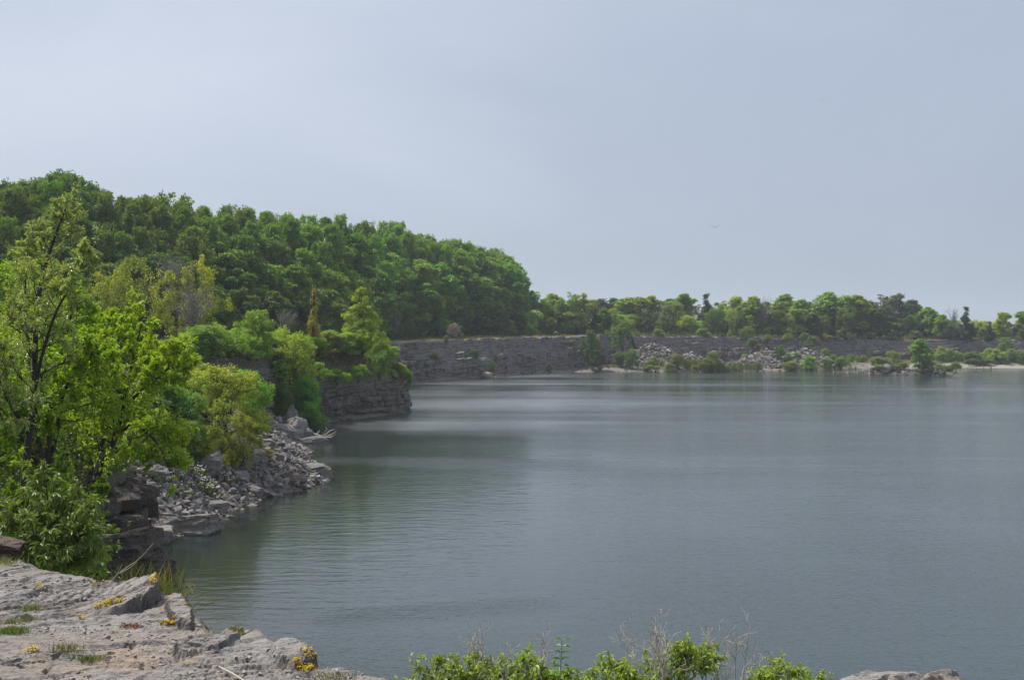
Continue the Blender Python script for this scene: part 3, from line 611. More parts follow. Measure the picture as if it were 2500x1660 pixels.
def fill_bushes(n, xr, yr, test, hr, cols, label, group, seed):
    r = random.Random(seed); k = 0
    for q in range(n*40):
        if k >= n: break
        px = r.uniform(*xr); Y = r.uniform(*yr); a0, a1 = np.array([(px-CX)/F*Y]), np.array([Y]); z0 = float(hgt(a0, a1)[0])
        if not test(px, Y, z0, bool(inside(Pp, a0, a1)[0]), float(pdist(Pp, a0, a1, len(P)-3)[0][0])): continue
        h_ = r.uniform(*hr); place(r.choice(['shrub', 'shrub', 'shrub', 'yshrub']), px, Y, HY-(z0+h_-HC)*F/Y, h_*r.uniform(1.3, 1.9)*F/Y, jit(r.choice(cols), r, .2), label, 'bush', 'shrub', group, rng_=r); k += 1
def place(kind, px, Y, pytop, wpx, col, label, cat='tree', name='tree', group=None, z=None, rng_=random.Random(4), vi=None, dz=0):
    v = PR[kind]; tr, cr, H, Wd = v[vi if vi is not None else rng_.randrange(len(v))]
    X = (px-CX)/F*Y; zz = float(hgt(np.array([X]), np.array([Y]))[0]) if z is None else z
    if z is None and inside(Pp, np.array([X]), np.array([float(Y)]))[0]: zz = max(zz, float(pdist(Pp, np.array([X]), np.array([float(Y)]), len(P)-3, (2,))[1][0])-.4)
    zz += dz
    hh_ = (HC-(pytop-HY)/F*Y)-zz; ww = wpx/F*Y
    hh_ = max(hh_, .4); s = hh_/H*1.02; sx = ww/Wd
    sx = max(.6*s, min((1.3 if kind not in ('shrub', 'yshrub') else 1.7)*s, sx))
    e = empty(name, (X, Y, zz-.03), rng_.uniform(0, 6.28), (sx, sx, s))
    tag(e, label, cat, group)
    o = link('trunk' if kind not in ('shrub', 'yshrub') else 'stems', tr, e); o2 = link('crown' if kind not in ('shrub', 'yshrub') else 'foliage', cr, e); km = min(1.9 if kind in ('shrub', 'yshrub', 'cone') else 1.22, .37/max(col)); o2.color = (min(.5, col[0]*km*(.95 if kind in ('yshrub', 'sapling') else 1.18)), col[1]*km*1.04, col[2]*km*.75, 1)
    return e
def jit(c, r, k=.18):
    f_ = 1+r.uniform(-k, k*1.3); return (c[0]*f_*(1+r.uniform(-.16, .16)), c[1]*f_, c[2]*f_*(1+r.uniform(-.2, .2)))
# ------------------------------------------------------------------ the forest on the left
rr_ = random.Random(12)
sky = [(-150, 462), (0, 452), (60, 450), (130, 436), (210, 443), (240, 470), (300, 475), (350, 482), (400, 478), (470, 484), (500, 505), (560, 512), (640, 520), (700, 528), (780, 536), (850, 545), (950, 555), (1020, 565), (1080, 590), (1140, 602), (1200, 612), (1250, 640), (1285, 680), (1310, 720)]
skx, sky_y = zip(*sky)
Yf = lambda px: float(np.interp(px, [-150, 0, 400, 800, 900, 960, 1050, 1150, 1290], [100, 104, 120, 155, 182, 202, 213, 226, 248]))
GREEN = (.088, .18, .022)
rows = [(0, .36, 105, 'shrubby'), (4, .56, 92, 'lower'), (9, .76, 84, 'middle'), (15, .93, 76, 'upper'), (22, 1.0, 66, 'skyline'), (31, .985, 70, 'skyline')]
lab = {'shrubby': 'low dark tree at the shaded foot of the wooded hill', 'lower': 'mid-height dark green tree in the lower rows of the wooded hill',
       'middle': 'rounded green tree half way up the wooded hill', 'upper': 'rounded tree just below the skyline of the wooded hill', 'skyline': 'tall leafy tree on the skyline of the wooded hill'}
for ri, (dy, fr2, sp, nm) in enumerate(rows):
    px = -130+ri*23
    while px < 1292-ri*8:
        Y = Yf(px)+dy+rr_.uniform(-1.5, 1.5); st = float(np.interp(px, skx, sky_y))
        top = 812-(812-st)*fr2*rr_.uniform(.94, 1.02) if fr2 < .98 else st+rr_.uniform(-4, 14)
        q_ = rr_.random(); kk = 'open' if (nm == 'skyline' and 200 < px < 520 and q_ < .6) or q_ > .86 else ('tall' if q_ < .22 else ('spire' if q_ > .84 and fr2 < .9 else 'forest'))
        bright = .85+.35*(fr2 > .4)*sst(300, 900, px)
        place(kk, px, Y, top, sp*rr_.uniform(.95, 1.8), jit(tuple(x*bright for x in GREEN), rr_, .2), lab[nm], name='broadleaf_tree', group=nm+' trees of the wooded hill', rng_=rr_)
        px += sp*rr_.uniform(.56, .90)*(1 if px < 900 else .62)
px = 880
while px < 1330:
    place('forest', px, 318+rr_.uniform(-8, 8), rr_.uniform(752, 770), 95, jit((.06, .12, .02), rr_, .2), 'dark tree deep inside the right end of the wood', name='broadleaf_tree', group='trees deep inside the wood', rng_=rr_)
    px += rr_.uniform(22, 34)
# ------------------------------------------------------------------ trees behind the far wall
FG = (.19, .31, .06)
far = [(1312, 714, 70, 'open', 'thin-crowned tree at the right foot of the wooded hill'), (1348, 717, 70, 'tall', 'second tree right of the wooded hill'), (1390, 715, 62, 'open', 'squarish airy tree standing clear right of the wooded hill'), (1424, 719, 66, 'open', 'airy tree with a sloping right side above the far wall'),
       (1531, 730, 70, 'forest', 'low rounded tree left of the gap in the far wall'), (1560, 729, 66, 'forest', 'round tree above the left rubble heap'), (1592, 722, 60, 'tall', 'upright tree above the left rubble heap'), (1640, 738, 80, 'forest', 'broad low tree left of the slim tall tree'),
       (1673, 717, 60, 'tall', 'slim tall tree left of the dark spire'), (1771, 741, 66, 'tall', 'low tree between the dark spire and the round tree'), (1800, 728, 66, 'forest', 'round tree left of the bare grey tree'), (1839, 727, 78, 'forest', 'rounded tree touching the bare grey tree'), (1917, 722, 90, 'forest', 'big round tree right of the bare grey tree'),
       (1955, 735, 70, 'forest', 'low tree right of the big round tree'), (2025, 716, 110, 'forest', 'tallest broad tree over the far wall'), (2068, 720, 90, 'tall', 'tree on the right shoulder of the tallest broad tree'), (2093, 724, 76, 'forest', 'dense round tree over the right half of the far wall'),
       (2150, 721, 92, 'open', 'hazy airy tree behind the right half of the far wall'), (2196, 720, 100, 'open', 'widest hazy tree behind the far wall'), (2228, 738, 70, 'forest', 'green tree sloping down from the widest hazy tree'), (2264, 752, 76, 'forest', 'rounded tree above the lone bright tree'),
       (2300, 770, 74, 'forest', 'low tree left of the bare grey trunks'), (2448, 765, 76, 'forest', 'round tree near the right frame edge'), (2500, 762, 76, 'forest', 'round tree cut by the right frame edge'), (2400, 800, 70, 'forest', 'low tree between the two dark conifers'), (2335, 792, 60, 'forest', 'low rounded tree left of the tall dark conifer')]
for px, top, w_, kk, lb in far:
    Y = 300 if px > 1500 else 262
    if 'hazy' in lb: Y = 350
    place(kk, px, Y+rr_.uniform(-6, 6), top-1, w_*1.15, jit(FG if 'hazy' not in lb else (.075, .12, .05), rr_, .2), lb, name='broadleaf_tree', rng_=rr_)
for px, top, w_, lb in [(1724, 714, 62, 'dark slender spire-shaped tree rising above the far trees'), (2359, 746, 80, 'tall dark conifer near the right end of the far wall'), (2417, 783, 40, 'small dark conifer right of the tall dark conifer')]:
    place('spire', px, 292, top, w_, (.022, .06, .022), lb, 'conifer', 'conifer', rng_=rr_)
# second rank and understorey
px = 1296
while px < 2560:
    st = float(np.interp(px, [1296, 1450, 1480, 1700, 2000, 2230, 2300, 2360, 2560], [735, 735, 724, 732, 738, 745, 785, 800, 785]))
    place(rr_.choice(['forest', 'open']), px, 345+rr_.uniform(-10, 20), st+rr_.uniform(0, 14), 100, jit((.06, .105, .045), rr_), 'pale hazy tree in the back rank beyond the far wall', name='broadleaf_tree', group='back rank of trees beyond the far wall', rng_=rr_)
    px += rr_.uniform(24, 42)
px = 1150
while px < 2560:
    place('shrub', px, (330 if px > 1320 else 275)+rr_.uniform(-8, 8), rr_.uniform(766, 786), 95, jit((.12, .19, .05), rr_), 'low growth under the trees beyond the far wall', 'bush', 'shrub', 'low growth beyond the far wall', rng_=rr_)
    px += rr_.uniform(46, 62)
px = 1300
while px < 2540:
    Y = float(np.interp(px, [1300, 1450, 1600, 2540], [243, 262, 285, 305])); s_ = rr_.random()
    place('forest' if s_ < .6 else 'shrub', px, Y+rr_.uniform(-2, 5), rr_.uniform(752, 785) if px < 2250 else rr_.uniform(785, 806), rr_.uniform(50, 80), jit(rr_.choice([FG, (.085, .165, .03), (.04, .085, .02), (.06, .09, .04)]), rr_, .2),
          'small understorey tree along the top of the far wall', name='small_tree', group='understorey trees above the far wall', rng_=rr_)
    px += rr_.uniform(15, 28)
px = 1450
while px < 2540:
    Y = float(np.interp(px, [1450, 1560, 1700, 1900, 2100, 2540], [245, 266, 275, 282, 293, 297]))
    place('shrub', px, Y+rr_.uniform(0, 2), rr_.uniform(800, 820), rr_.uniform(30, 60), jit(rr_.choice([(.07, .12, .03), (.05, .08, .028), (.09, .10, .04)]), rr_, .2), 'low scrub bush along the rim of the far wall', 'bush', 'shrub', 'bushes along the far rim', rng_=rr_)
    px += rr_.uniform(38, 64)
for px, Y, top, s_, lb in [(1864, 292, 724, 2.1, 'bare grey leafless tree among the far green trees'), (2328, 300, 752, 1.9, 'bare grey trunks left of the tall dark conifer'), (2470, 272, 800, 1.3, 'bare grey dead tree at the right end of the shore')]:
    e = empty('bare_tree', at(px, 815, Y), rr_.uniform(0, 6)); h_ = (HC-(top-HY)/F*Y)-e.location.z; e.scale = (h_/3*.5, h_/3*.5, h_/3*1.05); tag(e, lb, 'tree'); link('branches', PR_bare[0], e)
# shrubs of the far shore and walls
sh = [(1655, 240, 864, 52, (.07, .10, .03), 'round olive bush on the left rubble heap'), (1588, 238, 890, 50, (.085, .13, .03), 'flat bush at the waterline, leftmost of the far shore'), (1635, 238, 889, 44, (.075, .12, .03), 'waterline bush below the round olive bush'), (1696, 238, 893, 28, (.08, .13, .035), 'tiny bush at the waterline right of the round olive bush'),
      (1738, 240, 864, 64, (.065, .10, .028), 'large domed olive bush beside the reeds'), (1905, 252, 848, 28, (.03, .085, .02), 'narrow dark green bush on the right rubble heap'), (1925, 250, 868, 26, (.035, .09, .02), 'low dark bush right of the narrow dark green bush'), (1935, 247, 881, 56, (.08, .12, .035), 'olive bush at the foot of the right rubble heap'),
      (1975, 249, 871, 44, (.09, .19, .02), 'bright green bush on the right rubble heap'), (1903, 244, 902, 40, (.14, .17, .03), 'flat yellow green plant clump in the shallows'), (2018, 251, 876, 34, (.06, .10, .03), 'small bush at the right end of the right rubble heap'), (2052, 254, 873, 40, (.065, .10, .035), 'grey green bush left of the islet'),
      (1848, 243, 884, 28, (.06, .09, .03), 'small bush right of the reeds'), (1515, 243, 858, 50, (.045, .085, .022), 'dark bush at the foot of the wall left of the rubble'), (1545, 241, 852, 40, (.055, .10, .03), 'bush between the wall and the left rubble heap'), (1520, 250, 795, 60, (.05, .10, .02), 'tall leafy bush hanging over the wall corner'), (1455, 237, 862, 50, (.02, .05, .016), 'dark ivy-like bush at the end of the long wall'),
      (1440, 239, 812, 50, (.03, .07, .02), 'dark climbing bush covering the end of the long wall'), (1340, 227, 890, 24, (.03, .07, .02), 'little dark bush at the foot of the long wall'), (1060, 196.5, 862, 46, (.075, .10, .035), 'dry bush clinging to the near part of the long wall'), (1158, 204, 852, 26, (.04, .08, .02), 'small bush on the long wall above the fallen rocks'),
      (1198, 207, 884, 28, (.06, .11, .03), 'green plant on the fallen rocks under the long wall'), (1085, 212, 776, 50, (.055, .15, .035), 'round bright green bush on the clearing above the long wall'), (1110, 208, 790, 44, (.13, .12, .09), 'greyish bush right of the round bright green bush'), (1090, 200, 818, 18, (.05, .11, .025), 'small green bush at the rim of the long wall'),
      (1000, 205, 790, 40, (.04, .08, .022), 'dark bush at the forest foot left of the clearing'), (1245, 232, 786, 40, (.05, .10, .025), 'bush at the forest foot above the middle of the long wall'), (1295, 240, 790, 40, (.07, .14, .03), 'light bush where the forest meets the far trees'),
      (2150, 228, 873, 70, (.07, .11, .04), 'spreading grey green bush on the left of the islet'), (2200, 226, 884, 60, (.065, .10, .035), 'low bush in the middle of the islet'), (2300, 219, 888, 50, (.055, .095, .035), 'bush right of the lone bright tree'), (2330, 216, 884, 44, (.06, .10, .04), 'rightmost bush of the islet'), (2265, 222, 883, 50, (.06, .10, .03), 'dark bush under the lone bright tree'),
      (2375, 268, 862, 62, (.045, .075, .03), 'dark bush behind the sandy spit'), (2440, 270, 867, 64, (.045, .085, .035), 'wide bush at the right end of the sandy spit'), (2480, 270, 858, 54, (.035, .075, .03), 'dark bush cut by the right frame edge'), (2455, 284, 832, 50, (.06, .11, .04), 'bush on the wall end near the right frame edge'),
      (2133, 297, 776, 36, (.045, .04, .03), 'dark reddish shrub in front of the far trees'), (1840, 266, 828, 40, (.045, .085, .025), 'bush hanging over the wall between the heaps'), (1985, 278, 822, 44, (.05, .09, .03), 'bush hanging over the wall above the right heap')]
for px, Y, top, w_, col, lb in sh:
    X = (px-CX)/F*Y; z0 = float(hgt(np.array([X]), np.array([Y]))[0]); isl = 210 < Y < 230 and px > 2100
    hpx = {1520: 60, 1440: 60, 1060: 30, 1158: 24, 1455: 45, 1840: 26, 1985: 24}.get(px)
    place('shrub', px, Y, top, w_*1.05, col, lb, 'bush', 'shrub', z=(.45 if isl else max(z0, 0)) if hpx is None and not inside(Pp, np.array([X]), np.array([float(Y)]))[0] else (None if hpx is None else HC-(top+hpx-HY)/F*Y), rng_=rr_)
place('forest', 2245, 222.5, 830, 84, (.13, .27, .03), 'lone bright green tree standing on the islet', name='broadleaf_tree', z=.6, rng_=rr_, vi=0)
# ------------------------------------------------------------------ shrubs and trees on the bluff
YG = (.12, .22, .016); BG = (.065, .17, .012); OL = (.085, .115, .028); MG = (.05, .115, .018)
bl = [('cone', 880, 107, 700, 190, (.17, .29, .012), 'bright yellow green tree with a pointed top on the headland', 'tree', 0),
      ('sapling', 766, 104, 682, 34, (.30, .235, .06), 'thin orange sapling against the dark wood', 'sapling', 0),
      ('yshrub', 455, 98, 662, 190, (.17, .19, .025), 'large yellow shrub before the dark wood', 'bush', 0),
      ('yshrub', 300, 92, 640, 110, (.12, .15, .025), 'narrow yellow topped shrub left of the large yellow shrub', 'bush', 1),
      ('yshrub', 545, 60.5, 905, 235, (.145, .18, .022), 'big golden shrub overhanging the rubble slope', 'bush', 2),
      ('yshrub', 590, 58.5, 1020, 130, (.14, .155, .02), 'lower golden shrub trailing down the rubble', 'bush', 0),
      ('yshrub', 500, 56.5, 1045, 120, (.13, .16, .02), 'yellow green shrub on the rubble left of the trailing golden shrub', 'bush', 1),
      ('yshrub', 655, 61.5, 1120, 80, (.16, .15, .02), 'small golden shrub low on the rubble spit', 'bush', 2),
      ('shrub', 610, 70, 925, 120, (.075, .18, .02), 'fresh green shrub behind the big golden shrub', 'bush', 0),
      ('shrub', 690, 94, 945, 90, (.03, .085, .014), 'dark bush below the headland left of the rock pillar', 'bush', 1),
      ('shrub', 752, 96, 925, 74, (.05, .16, .012), 'bright bush right of the rock pillar below the headland', 'bush', 2),
      ('cone', 770, 96.5, 990, 84, (.045, .14, .01), 'drooping green bush at the water below the headland', 'bush', 1),
      ('shrub', 735, 88, 832, 130, (.075, .20, .012), 'vivid green bush over the edge of the headland wall', 'bush', 3),
      ('shrub', 700, 93, 808, 90, (.12, .19, .02), 'yellow green bush on top of the headland wall', 'bush', 4),
      ('shrub', 625, 88, 775, 120, (.085, .16, .025), 'light green bush with thin upright shoots on the bluff', 'bush', 0),
      ('yshrub', 555, 80, 800, 130, (.12, .20, .02), 'yellow green bush spreading on the bluff edge', 'bush', 0),
      ('shrub', 800, 101, 815, 140, OL, 'olive green bush left of the pointed yellow green tree', 'bush', 1),
      ('shrub', 845, 106, 815, 110, (.10, .19, .02), 'pale green bush at the left foot of the pointed tree', 'bush', 2),
      ('shrub', 925, 109, 830, 80, (.06, .12, .018), 'dark green bush hanging from the headland tip', 'bush', 3),
      ('shrub', 968, 117, 885, 30, (.05, .07, .02), 'small dry bush at the headland rim', 'bush', 4),
      ('shrub', 994, 118.4, 905, 18, (.06, .15, .02), 'tuft of green leaves jutting from the headland tip over the water', 'bush', 0),
      ('shrub', 500, 70, 800, 130, MG, 'mid green bush in the middle of the bluff', 'bush', 2),
      ('shrub', 430, 62, 845, 150, (.085, .17, .02), 'leafy bush above the small dark outcrop', 'bush', 3),
      ('shrub', 560, 74, 860, 120, (.09, .19, .018), 'bright bush drooping over the dark wall', 'bush', 4),
      ('shrub', 420, 57, 950, 170, (.06, .14, .035), 'soft green bush left of the big golden shrub', 'bush', 0),
      ('shrub', 385, 53, 1010, 150, (.11, .19, .025), 'pale yellow green bush above the gravel', 'bush', 1),
      ('shrub', 455, 56, 1030, 120, (.09, .17, .03), 'leafy shrub at the top of the gravel slope', 'bush', 2),
      ('shrub', 20, 40, 640, 200, (.12, .22, .016), 'tall yellow green thicket behind the left trees', 'bush', 3),
      ('shrub', 120, 46, 660, 160, (.10, .19, .014), 'yellow green thicket behind the willow', 'bush', 1),
      ('shrub', 210, 50, 720, 140, (.055, .12, .014), 'green thicket right of the willow', 'bush', 2),
      ('shrub', 300, 46, 800, 150, (.075, .15, .018), 'green bush behind the leaning tree', 'bush', 3),
      ('shrub', 950, 200, 770, 60, (.06, .10, .03), 'greyish bush right behind the pointed tree', 'bush', 3),
      ('shrub', 985, 205, 745, 60, (.04, .085, .02), 'dark bush on the forest edge by the pointed tree', 'bush', 1)]
for kk, px, Y, top, w_, col, lb, cat, vi in bl:
    if 'rubble' not in lb and 'gravel' not in lb and 'below the headland' not in lb and px not in (968, 994, 925, 420, 610) and not (px == 545):
        while Y < 125:
            a0, a1 = np.array([(px-CX)/F*Y]), np.array([float(Y)])
            if inside(Pp, a0, a1)[0] and pdist(Pp, a0, a1, len(P)-3)[0][0] > (2.6 if px > 700 else .9): break
            Y += .5
    X = (px-CX)/F*Y; z0 = max(float(hgt(np.array([X]), np.array([Y]))[0]), 0)
    if px in (690, 752) : z0 = max(z0, .3)
    if px == 925: z0 = 4.0
    if px in (968, 994): z0 = HC-(top+40-HY)/F*Y
    place(kk, px, Y, top, w_, col, lb, cat, {'tree': 'broadleaf_tree', 'sapling': 'sapling', 'bush': 'shrub'}[cat], z=z0, rng_=rr_, vi=vi)
LC = [(.12, .22, .02), (.10, .20, .018), (.14, .22, .02), (.075, .16, .02), (.12, .17, .03)]
fill_bushes(56, (420, 975), (70, 122), lambda px, Y, z, p, d: p and .9 < d < 5 and z > (4.9 if px > 720 else 4.6), (.9, 2.1), LC, 'leafy bush along the upper edge of the headland', 'bushes along the headland edge', 5)
fill_bushes(30, (360, 700), (48, 76), lambda px, Y, z, p, d: (not p) and 3.4 < z < 6.4, (.8, 2.0), LC, 'leafy bush on the upper part of the rubble slope', 'bushes on the upper rubble slope', 6)
fill_bushes(22, (2060, 2520), (256, 287), lambda px, Y, z, p, d: (not p) and z > .3, (1.4, 3.4), [(.07, .12, .035), (.06, .11, .03), (.09, .14, .04)], 'scrub bush screening the foot of the far wall at the right', 'scrub at the foot of the far wall', 17)
fill_bushes(18, (1480, 2420), (240, 282), lambda px, Y, z, p, d: (not p) and .5 < z < 4 and (1850 < px or px < 1600 or z < 1.2), (.8, 2.2), [(.08, .13, .035), (.07, .12, .03), (.10, .15, .04)], 'small scrub bush on the far shore', 'scrub of the far shore', 7)
fill_bushes(16, (960, 1460), (186, 250), lambda px, Y, z, p, d: p and .3 < d < 1.6+.5, (.6, 1.5), [(.07, .12, .03), (.09, .12, .04)], 'low bush at the rim of the long quarry wall', 'bushes at the long wall rim', 8)
r5 = random.Random(31)
for i in range(15):
    k = 18+i*.43; j = min(int(k), 23); fr_k = k-j if k < 24 else .9; a, b = Pp[j], Pp[j+1]; X = a[0]+(b[0]-a[0])*fr_k+r5.uniform(-.2, .3); Y = a[1]+(b[1]-a[1])*fr_k; zt = a[2]+(b[2]-a[2])*fr_k
    px = CX+X/Y*F; h_ = r5.uniform(.9, 1.7); z0 = zt-r5.uniform(.2, .7)
    if 905 < px: h_ *= .5
    place('shrub', px, Y, HY-(z0+h_-HC)*F/Y, h_*1.7*F/Y, jit(r5.choice(LC), r5, .2), 'bush hanging over the rim of the headland wall', 'bush', 'shrub', 'bushes hanging over the headland wall', z=z0, rng_=r5)
# filler bushes on the bluff
k_ = 0
for q in range(400):
    px = rr_.uniform(-120, 900); Y = rr_.uniform(38, 118)
    X = (px-CX)/F*Y
    a0, a1 = np.array([X]), np.array([Y])
    if not inside(Pp, a0, a1)[0] or pdist(Pp, a0, a1, len(P)-3)[0][0] < .8: continue
    z0 = float(hgt(a0, a1)[0]); hgt_ = rr_.uniform(.9, 2.2); top = HY-(z0+hgt_-HC)*F/Y
    if Y > 112 or k_ >= 18: continue
    place(rr_.choice(['shrub', 'shrub', 'yshrub']), px, Y, top, hgt_*1.7*F/Y, jit(rr_.choice([MG, BG, OL, (.09, .17, .02)]), rr_, .2), 'low leafy bush in the thicket covering the bluff', 'bush', 'shrub', 'bushes of the bluff thicket', rng_=rr_)
    k_ += 1
for px, Y, base, s_, w_, lb, vi in [(470, 92, 800, 1.5, 1.0, 'grey leafless thicket under the large yellow shrub', 0), (700, 102, 800, .9, 1.0, 'grey bare brush behind the bluff bushes', 1), (965, 198, 805, 1.6, .8, 'grey bare brush beside the pointed yellow green tree', 0), (430, 99, 720, 1.6, 1.0, 'grey bare crown of a dead tree before the dark wood', 1), (1112, 206, 815, 1.0, 1.1, 'grey bare bush on the clearing', 1)]:
    e = empty('bare_shrub', at(px, base, Y)+np.array([0, 0, -.4]), 1.0, (s_*w_, s_*w_, s_*1.0)); tag(e, lb, 'bush'); link('branches', PR_bare[vi], e)
# ------------------------------------------------------------------ ground cover (stuff)
def cover(label, n, yr, pxr, lsize, hmax, col, seed, mat='leaf', nl=9, cond=None, name='ground_cover'):
    rng = np.random.default_rng(seed)
    Y = yr[0]*(yr[1]/yr[0])**rng.random(n*3); px = rng.uniform(*pxr, n*3); X = (px-CX)/F*Y
    d, = pdist(Pp, X, Y, len(P)-3); ip = inside(Pp, X, Y); ok = (ip & (d > .15)) if cond is None else cond(X, Y, ip, d)
    X, Y = X[ok][:n], Y[ok][:n]; Z = hgt(X, Y); n = len(X)
    hh_ = hmax*fbm(X*.5, Y*.5, 0, seed, 3)**2*2.5
    ci = np.repeat(np.arange(n), nl); N_ = n*nl; g_ = rng.normal(size=(N_, 3))
    sc_ = (lsize*(.5+Y/60.0)).clip(max=lsize*4)
    Pn = np.stack([X, Y, Z], -1)[ci]+g_*sc_[ci][:, None]*[1.8, 1.8, .5]; Pn[:, 2] += rng.random(N_)*hh_[ci]
    Nn = nrm(rng.normal(size=(N_, 3))*.6+[0, 0, 1.]); Ax = nrm(np.cross(Nn, rng.normal(size=(N_, 3))))
    Ls = sc_[ci]*rng.uniform(.6, 1.3, N_); ct = fbm(X*.8, Y*.8, 0, seed+3, 3)
    o = link(name, leaves_mesh(name, Pn, Ax, Nn, Ls, Ls*.6, np.clip(ct[ci]*.7+.35*rng.random(N_), 0, 1), M[mat])); o.color = (*col, 1)
    return tag(o, label, 'ground cover', kind='stuff')
cover('low green undergrowth carpeting the left bank and the bluff', 26000, (11, 150), (-300, 1000), .10, .9, (.055, .11, .018), 201, nl=8)
cover('low mixed scrub under the far trees', 9000, (150, 330), (950, 2600), .10, .5, (.075, .11, .03), 202, nl=7, cond=lambda X, Y, ip, d: ip & (d > np.where(X < 24, 6.5, 1.5)))
cover('sparse weeds between the stones of the far shore', 2500, (236, 280), (1500, 2600), .07, .3, (.085, .12, .035), 203, nl=7, cond=lambda X, Y, ip, d: inside(Sp, X, Y) & ~ip & (fbm(X*.15, Y*.15, 0, 5, 3) > .5))
cover('green weeds growing over the upper rubble slope', 4500, (44, 80), (330, 760), .05, .35, (.075, .14, .022), 204, nl=9, cond=lambda X, Y, ip, d: inside(Sp, X, Y) & ~ip & (hgt(X, Y)+6*fbm(X*.5, Y*.5, 0, 6, 3) > 5.6))
# blades
def blades(label, P0, hmin, hmax, w, col, seed, name, lean=.35, k=4, cat='grass', kind='stuff', origin=None):
    rng = np.random.default_rng(seed); n = len(P0)*k; b = np.repeat(P0, k, 0)+rng.normal(0, 1, (n, 3))*[w*6, w*6, 0]
    L = rng.uniform(hmin, hmax, n); A_ = nrm(rng.normal(size=(n, 3))*lean+[0, 0, 1.]); N_ = rng.normal(size=(n, 3))
    if origin is not None: b = b-origin
    o = link(name, leaves_mesh(name, b, A_, N_, L, np.full(n, w), rng.random(n), M['leaf_reed'], 1, .1), loc=origin if origin is not None else (0, 0, 0)); o.color = (*col, 1)
    return tag(o, label, cat, kind=kind)
rng = np.random.default_rng(9)
X = rng.uniform(38, 53, 1500); Y = rng.uniform(239.5, 245, 1500); Z = np.maximum(hgt(X, Y), 0); ok = (fbm(X*.3, Y*.3, 0, 4, 2) > .35)
blades('bed of green reeds on the far shore between the rubble heaps', np.stack([X, Y, Z], -1)[ok], 1.2, 2.7, .08, (.07, .13, .035), 4, 'reeds', .12)
X = rng.uniform(-24, 24, 16000); Y = rng.uniform(175, 250, 16000); d, = pdist(Pp, X, Y, len(P)-3); ok = inside(Pp, X, Y) & (d < 8) & (d > .8) & (fbm(X*.4, Y*.4, 0, 14, 3) > .47)
X, Y = X[ok][:5000], Y[ok][:5000]
blades('dry yellowish grass along the rim of the long quarry wall', np.stack([X, Y, hgt(X, Y)], -1), .25, .6, .07, (.17, .155, .055), 5, 'grass')
X = rng.uniform(-26, -8, 9000); Y = rng.uniform(84, 121, 9000); d, = pdist(Pp, X, Y, len(P)-3); ok = inside(Pp, X, Y) & (d < 2.8) & (d > .2)
X, Y = X[ok][:1800], Y[ok][:1800]
blades('dry brown grass hanging on the rim of the headland', np.stack([X, Y, hgt(X, Y)], -1), .2, .5, .035, (.17, .125, .06), 6, 'grass', .8)
# ------------------------------------------------------------------ near plants with real branches and leaves
class Plant:
    def __init__(s, seed): s.T = Tubes(); s.rng = np.random.default_rng(seed); s.P = []; s.A = []; s.N = []; s.L = []; s.C = []
    def stem(s, pts, r0, r1, k=7):
        pts = np.asarray(pts, float); n = max(8, len(pts)*4); u = np.linspace(0, len(pts)-1, n)
        q = np.stack([np.interp(u, np.arange(len(pts)), pts[:, c]) for c in range(3)], -1)
        for _ in range(2): q[1:-1] = (q[:-2]+2*q[1:-1]+q[2:])/4
        s.T.add(q, np.linspace(r0, r1, n), k); return q
    def twig(s, p, d, l, r, lv, leaf, nl, bend=.18, up=.05, nb=5, spread=.6, droop=.25):
        m_ = 6; pts = [np.asarray(p, float)]; dd = nrm(np.asarray(d, float))
        for q in range(m_): dd = nrm(dd+s.rng.normal(0, bend, 3)+[0, 0, up]); pts.append(pts[-1]+dd*l/m_)
        pts = np.array(pts); s.T.add(pts, np.linspace(r, max(r*.35, .0015), m_+1), 5 if lv else 4)
        if lv > 0:
            for q in range(nb):
                u = s.rng.uniform(.25, 1)*m_; i = int(min(u, m_-1)); b = pts[i]+(pts[i+1]-pts[i])*(u-i)
                s.twig(b, nrm(dd+nrm(s.rng.normal(size=3))*spread*1.3), l*s.rng.uniform(.4, .65), r*.5, lv-1, leaf, nl, bend, up, nb, spread, droop)
        if lv <= 1:
            n = nl if lv == 0 else nl//2; u = s.rng.uniform(.15, 1, n)*m_; i = np.minimum(u.astype(int), m_-1); b = pts[i]+(pts[i+1]-pts[i])*(u-i)[:, None]
            a = nrm((pts[i+1]-pts[i]))*.7+nrm(s.rng.normal(size=(n, 3)))*.8+np.array([0, 0, -droop])
            s.P.append(b); s.A.append(nrm(a)); s.N.append(nrm(s.rng.normal(size=(n, 3))*.5+[0, 0, 1.])); s.L.append(leaf*s.rng.uniform(.55, 1.2, n)); s.C.append(np.full(n, s.rng.random()))
    def build(s, name, loc, label, cat, col, mat='leaf', asp=.4, wood='bark', group=None, fold=.25, wname='trunk', cname='crown'):
        e = empty(name, loc); tag(e, label, cat, group); lv = np.asarray(loc)
        tr = s.T.mesh(wname, M[wood]); o = link(wname, tr, e); 
        for v in (tr,): v.transform(__import__('mathutils').Matrix.Translation(-Vector(loc)))
        if s.P:
            Pn = np.concatenate(s.P)-lv; A_ = np.concatenate(s.A); N_ = np.concatenate(s.N); Ls = np.concatenate(s.L); ct = np.concatenate(s.C)
            tint = np.clip(.5*ct+.5*s.rng.random(len(Ls)), 0, 1)
            o = link(cname, leaves_mesh(cname, Pn, A_, N_, Ls, Ls*asp, tint, M[mat], 1, fold), e); o.color = (col[0]*1.8, col[1]*1.65, col[2]*1.35, 1)
        return e
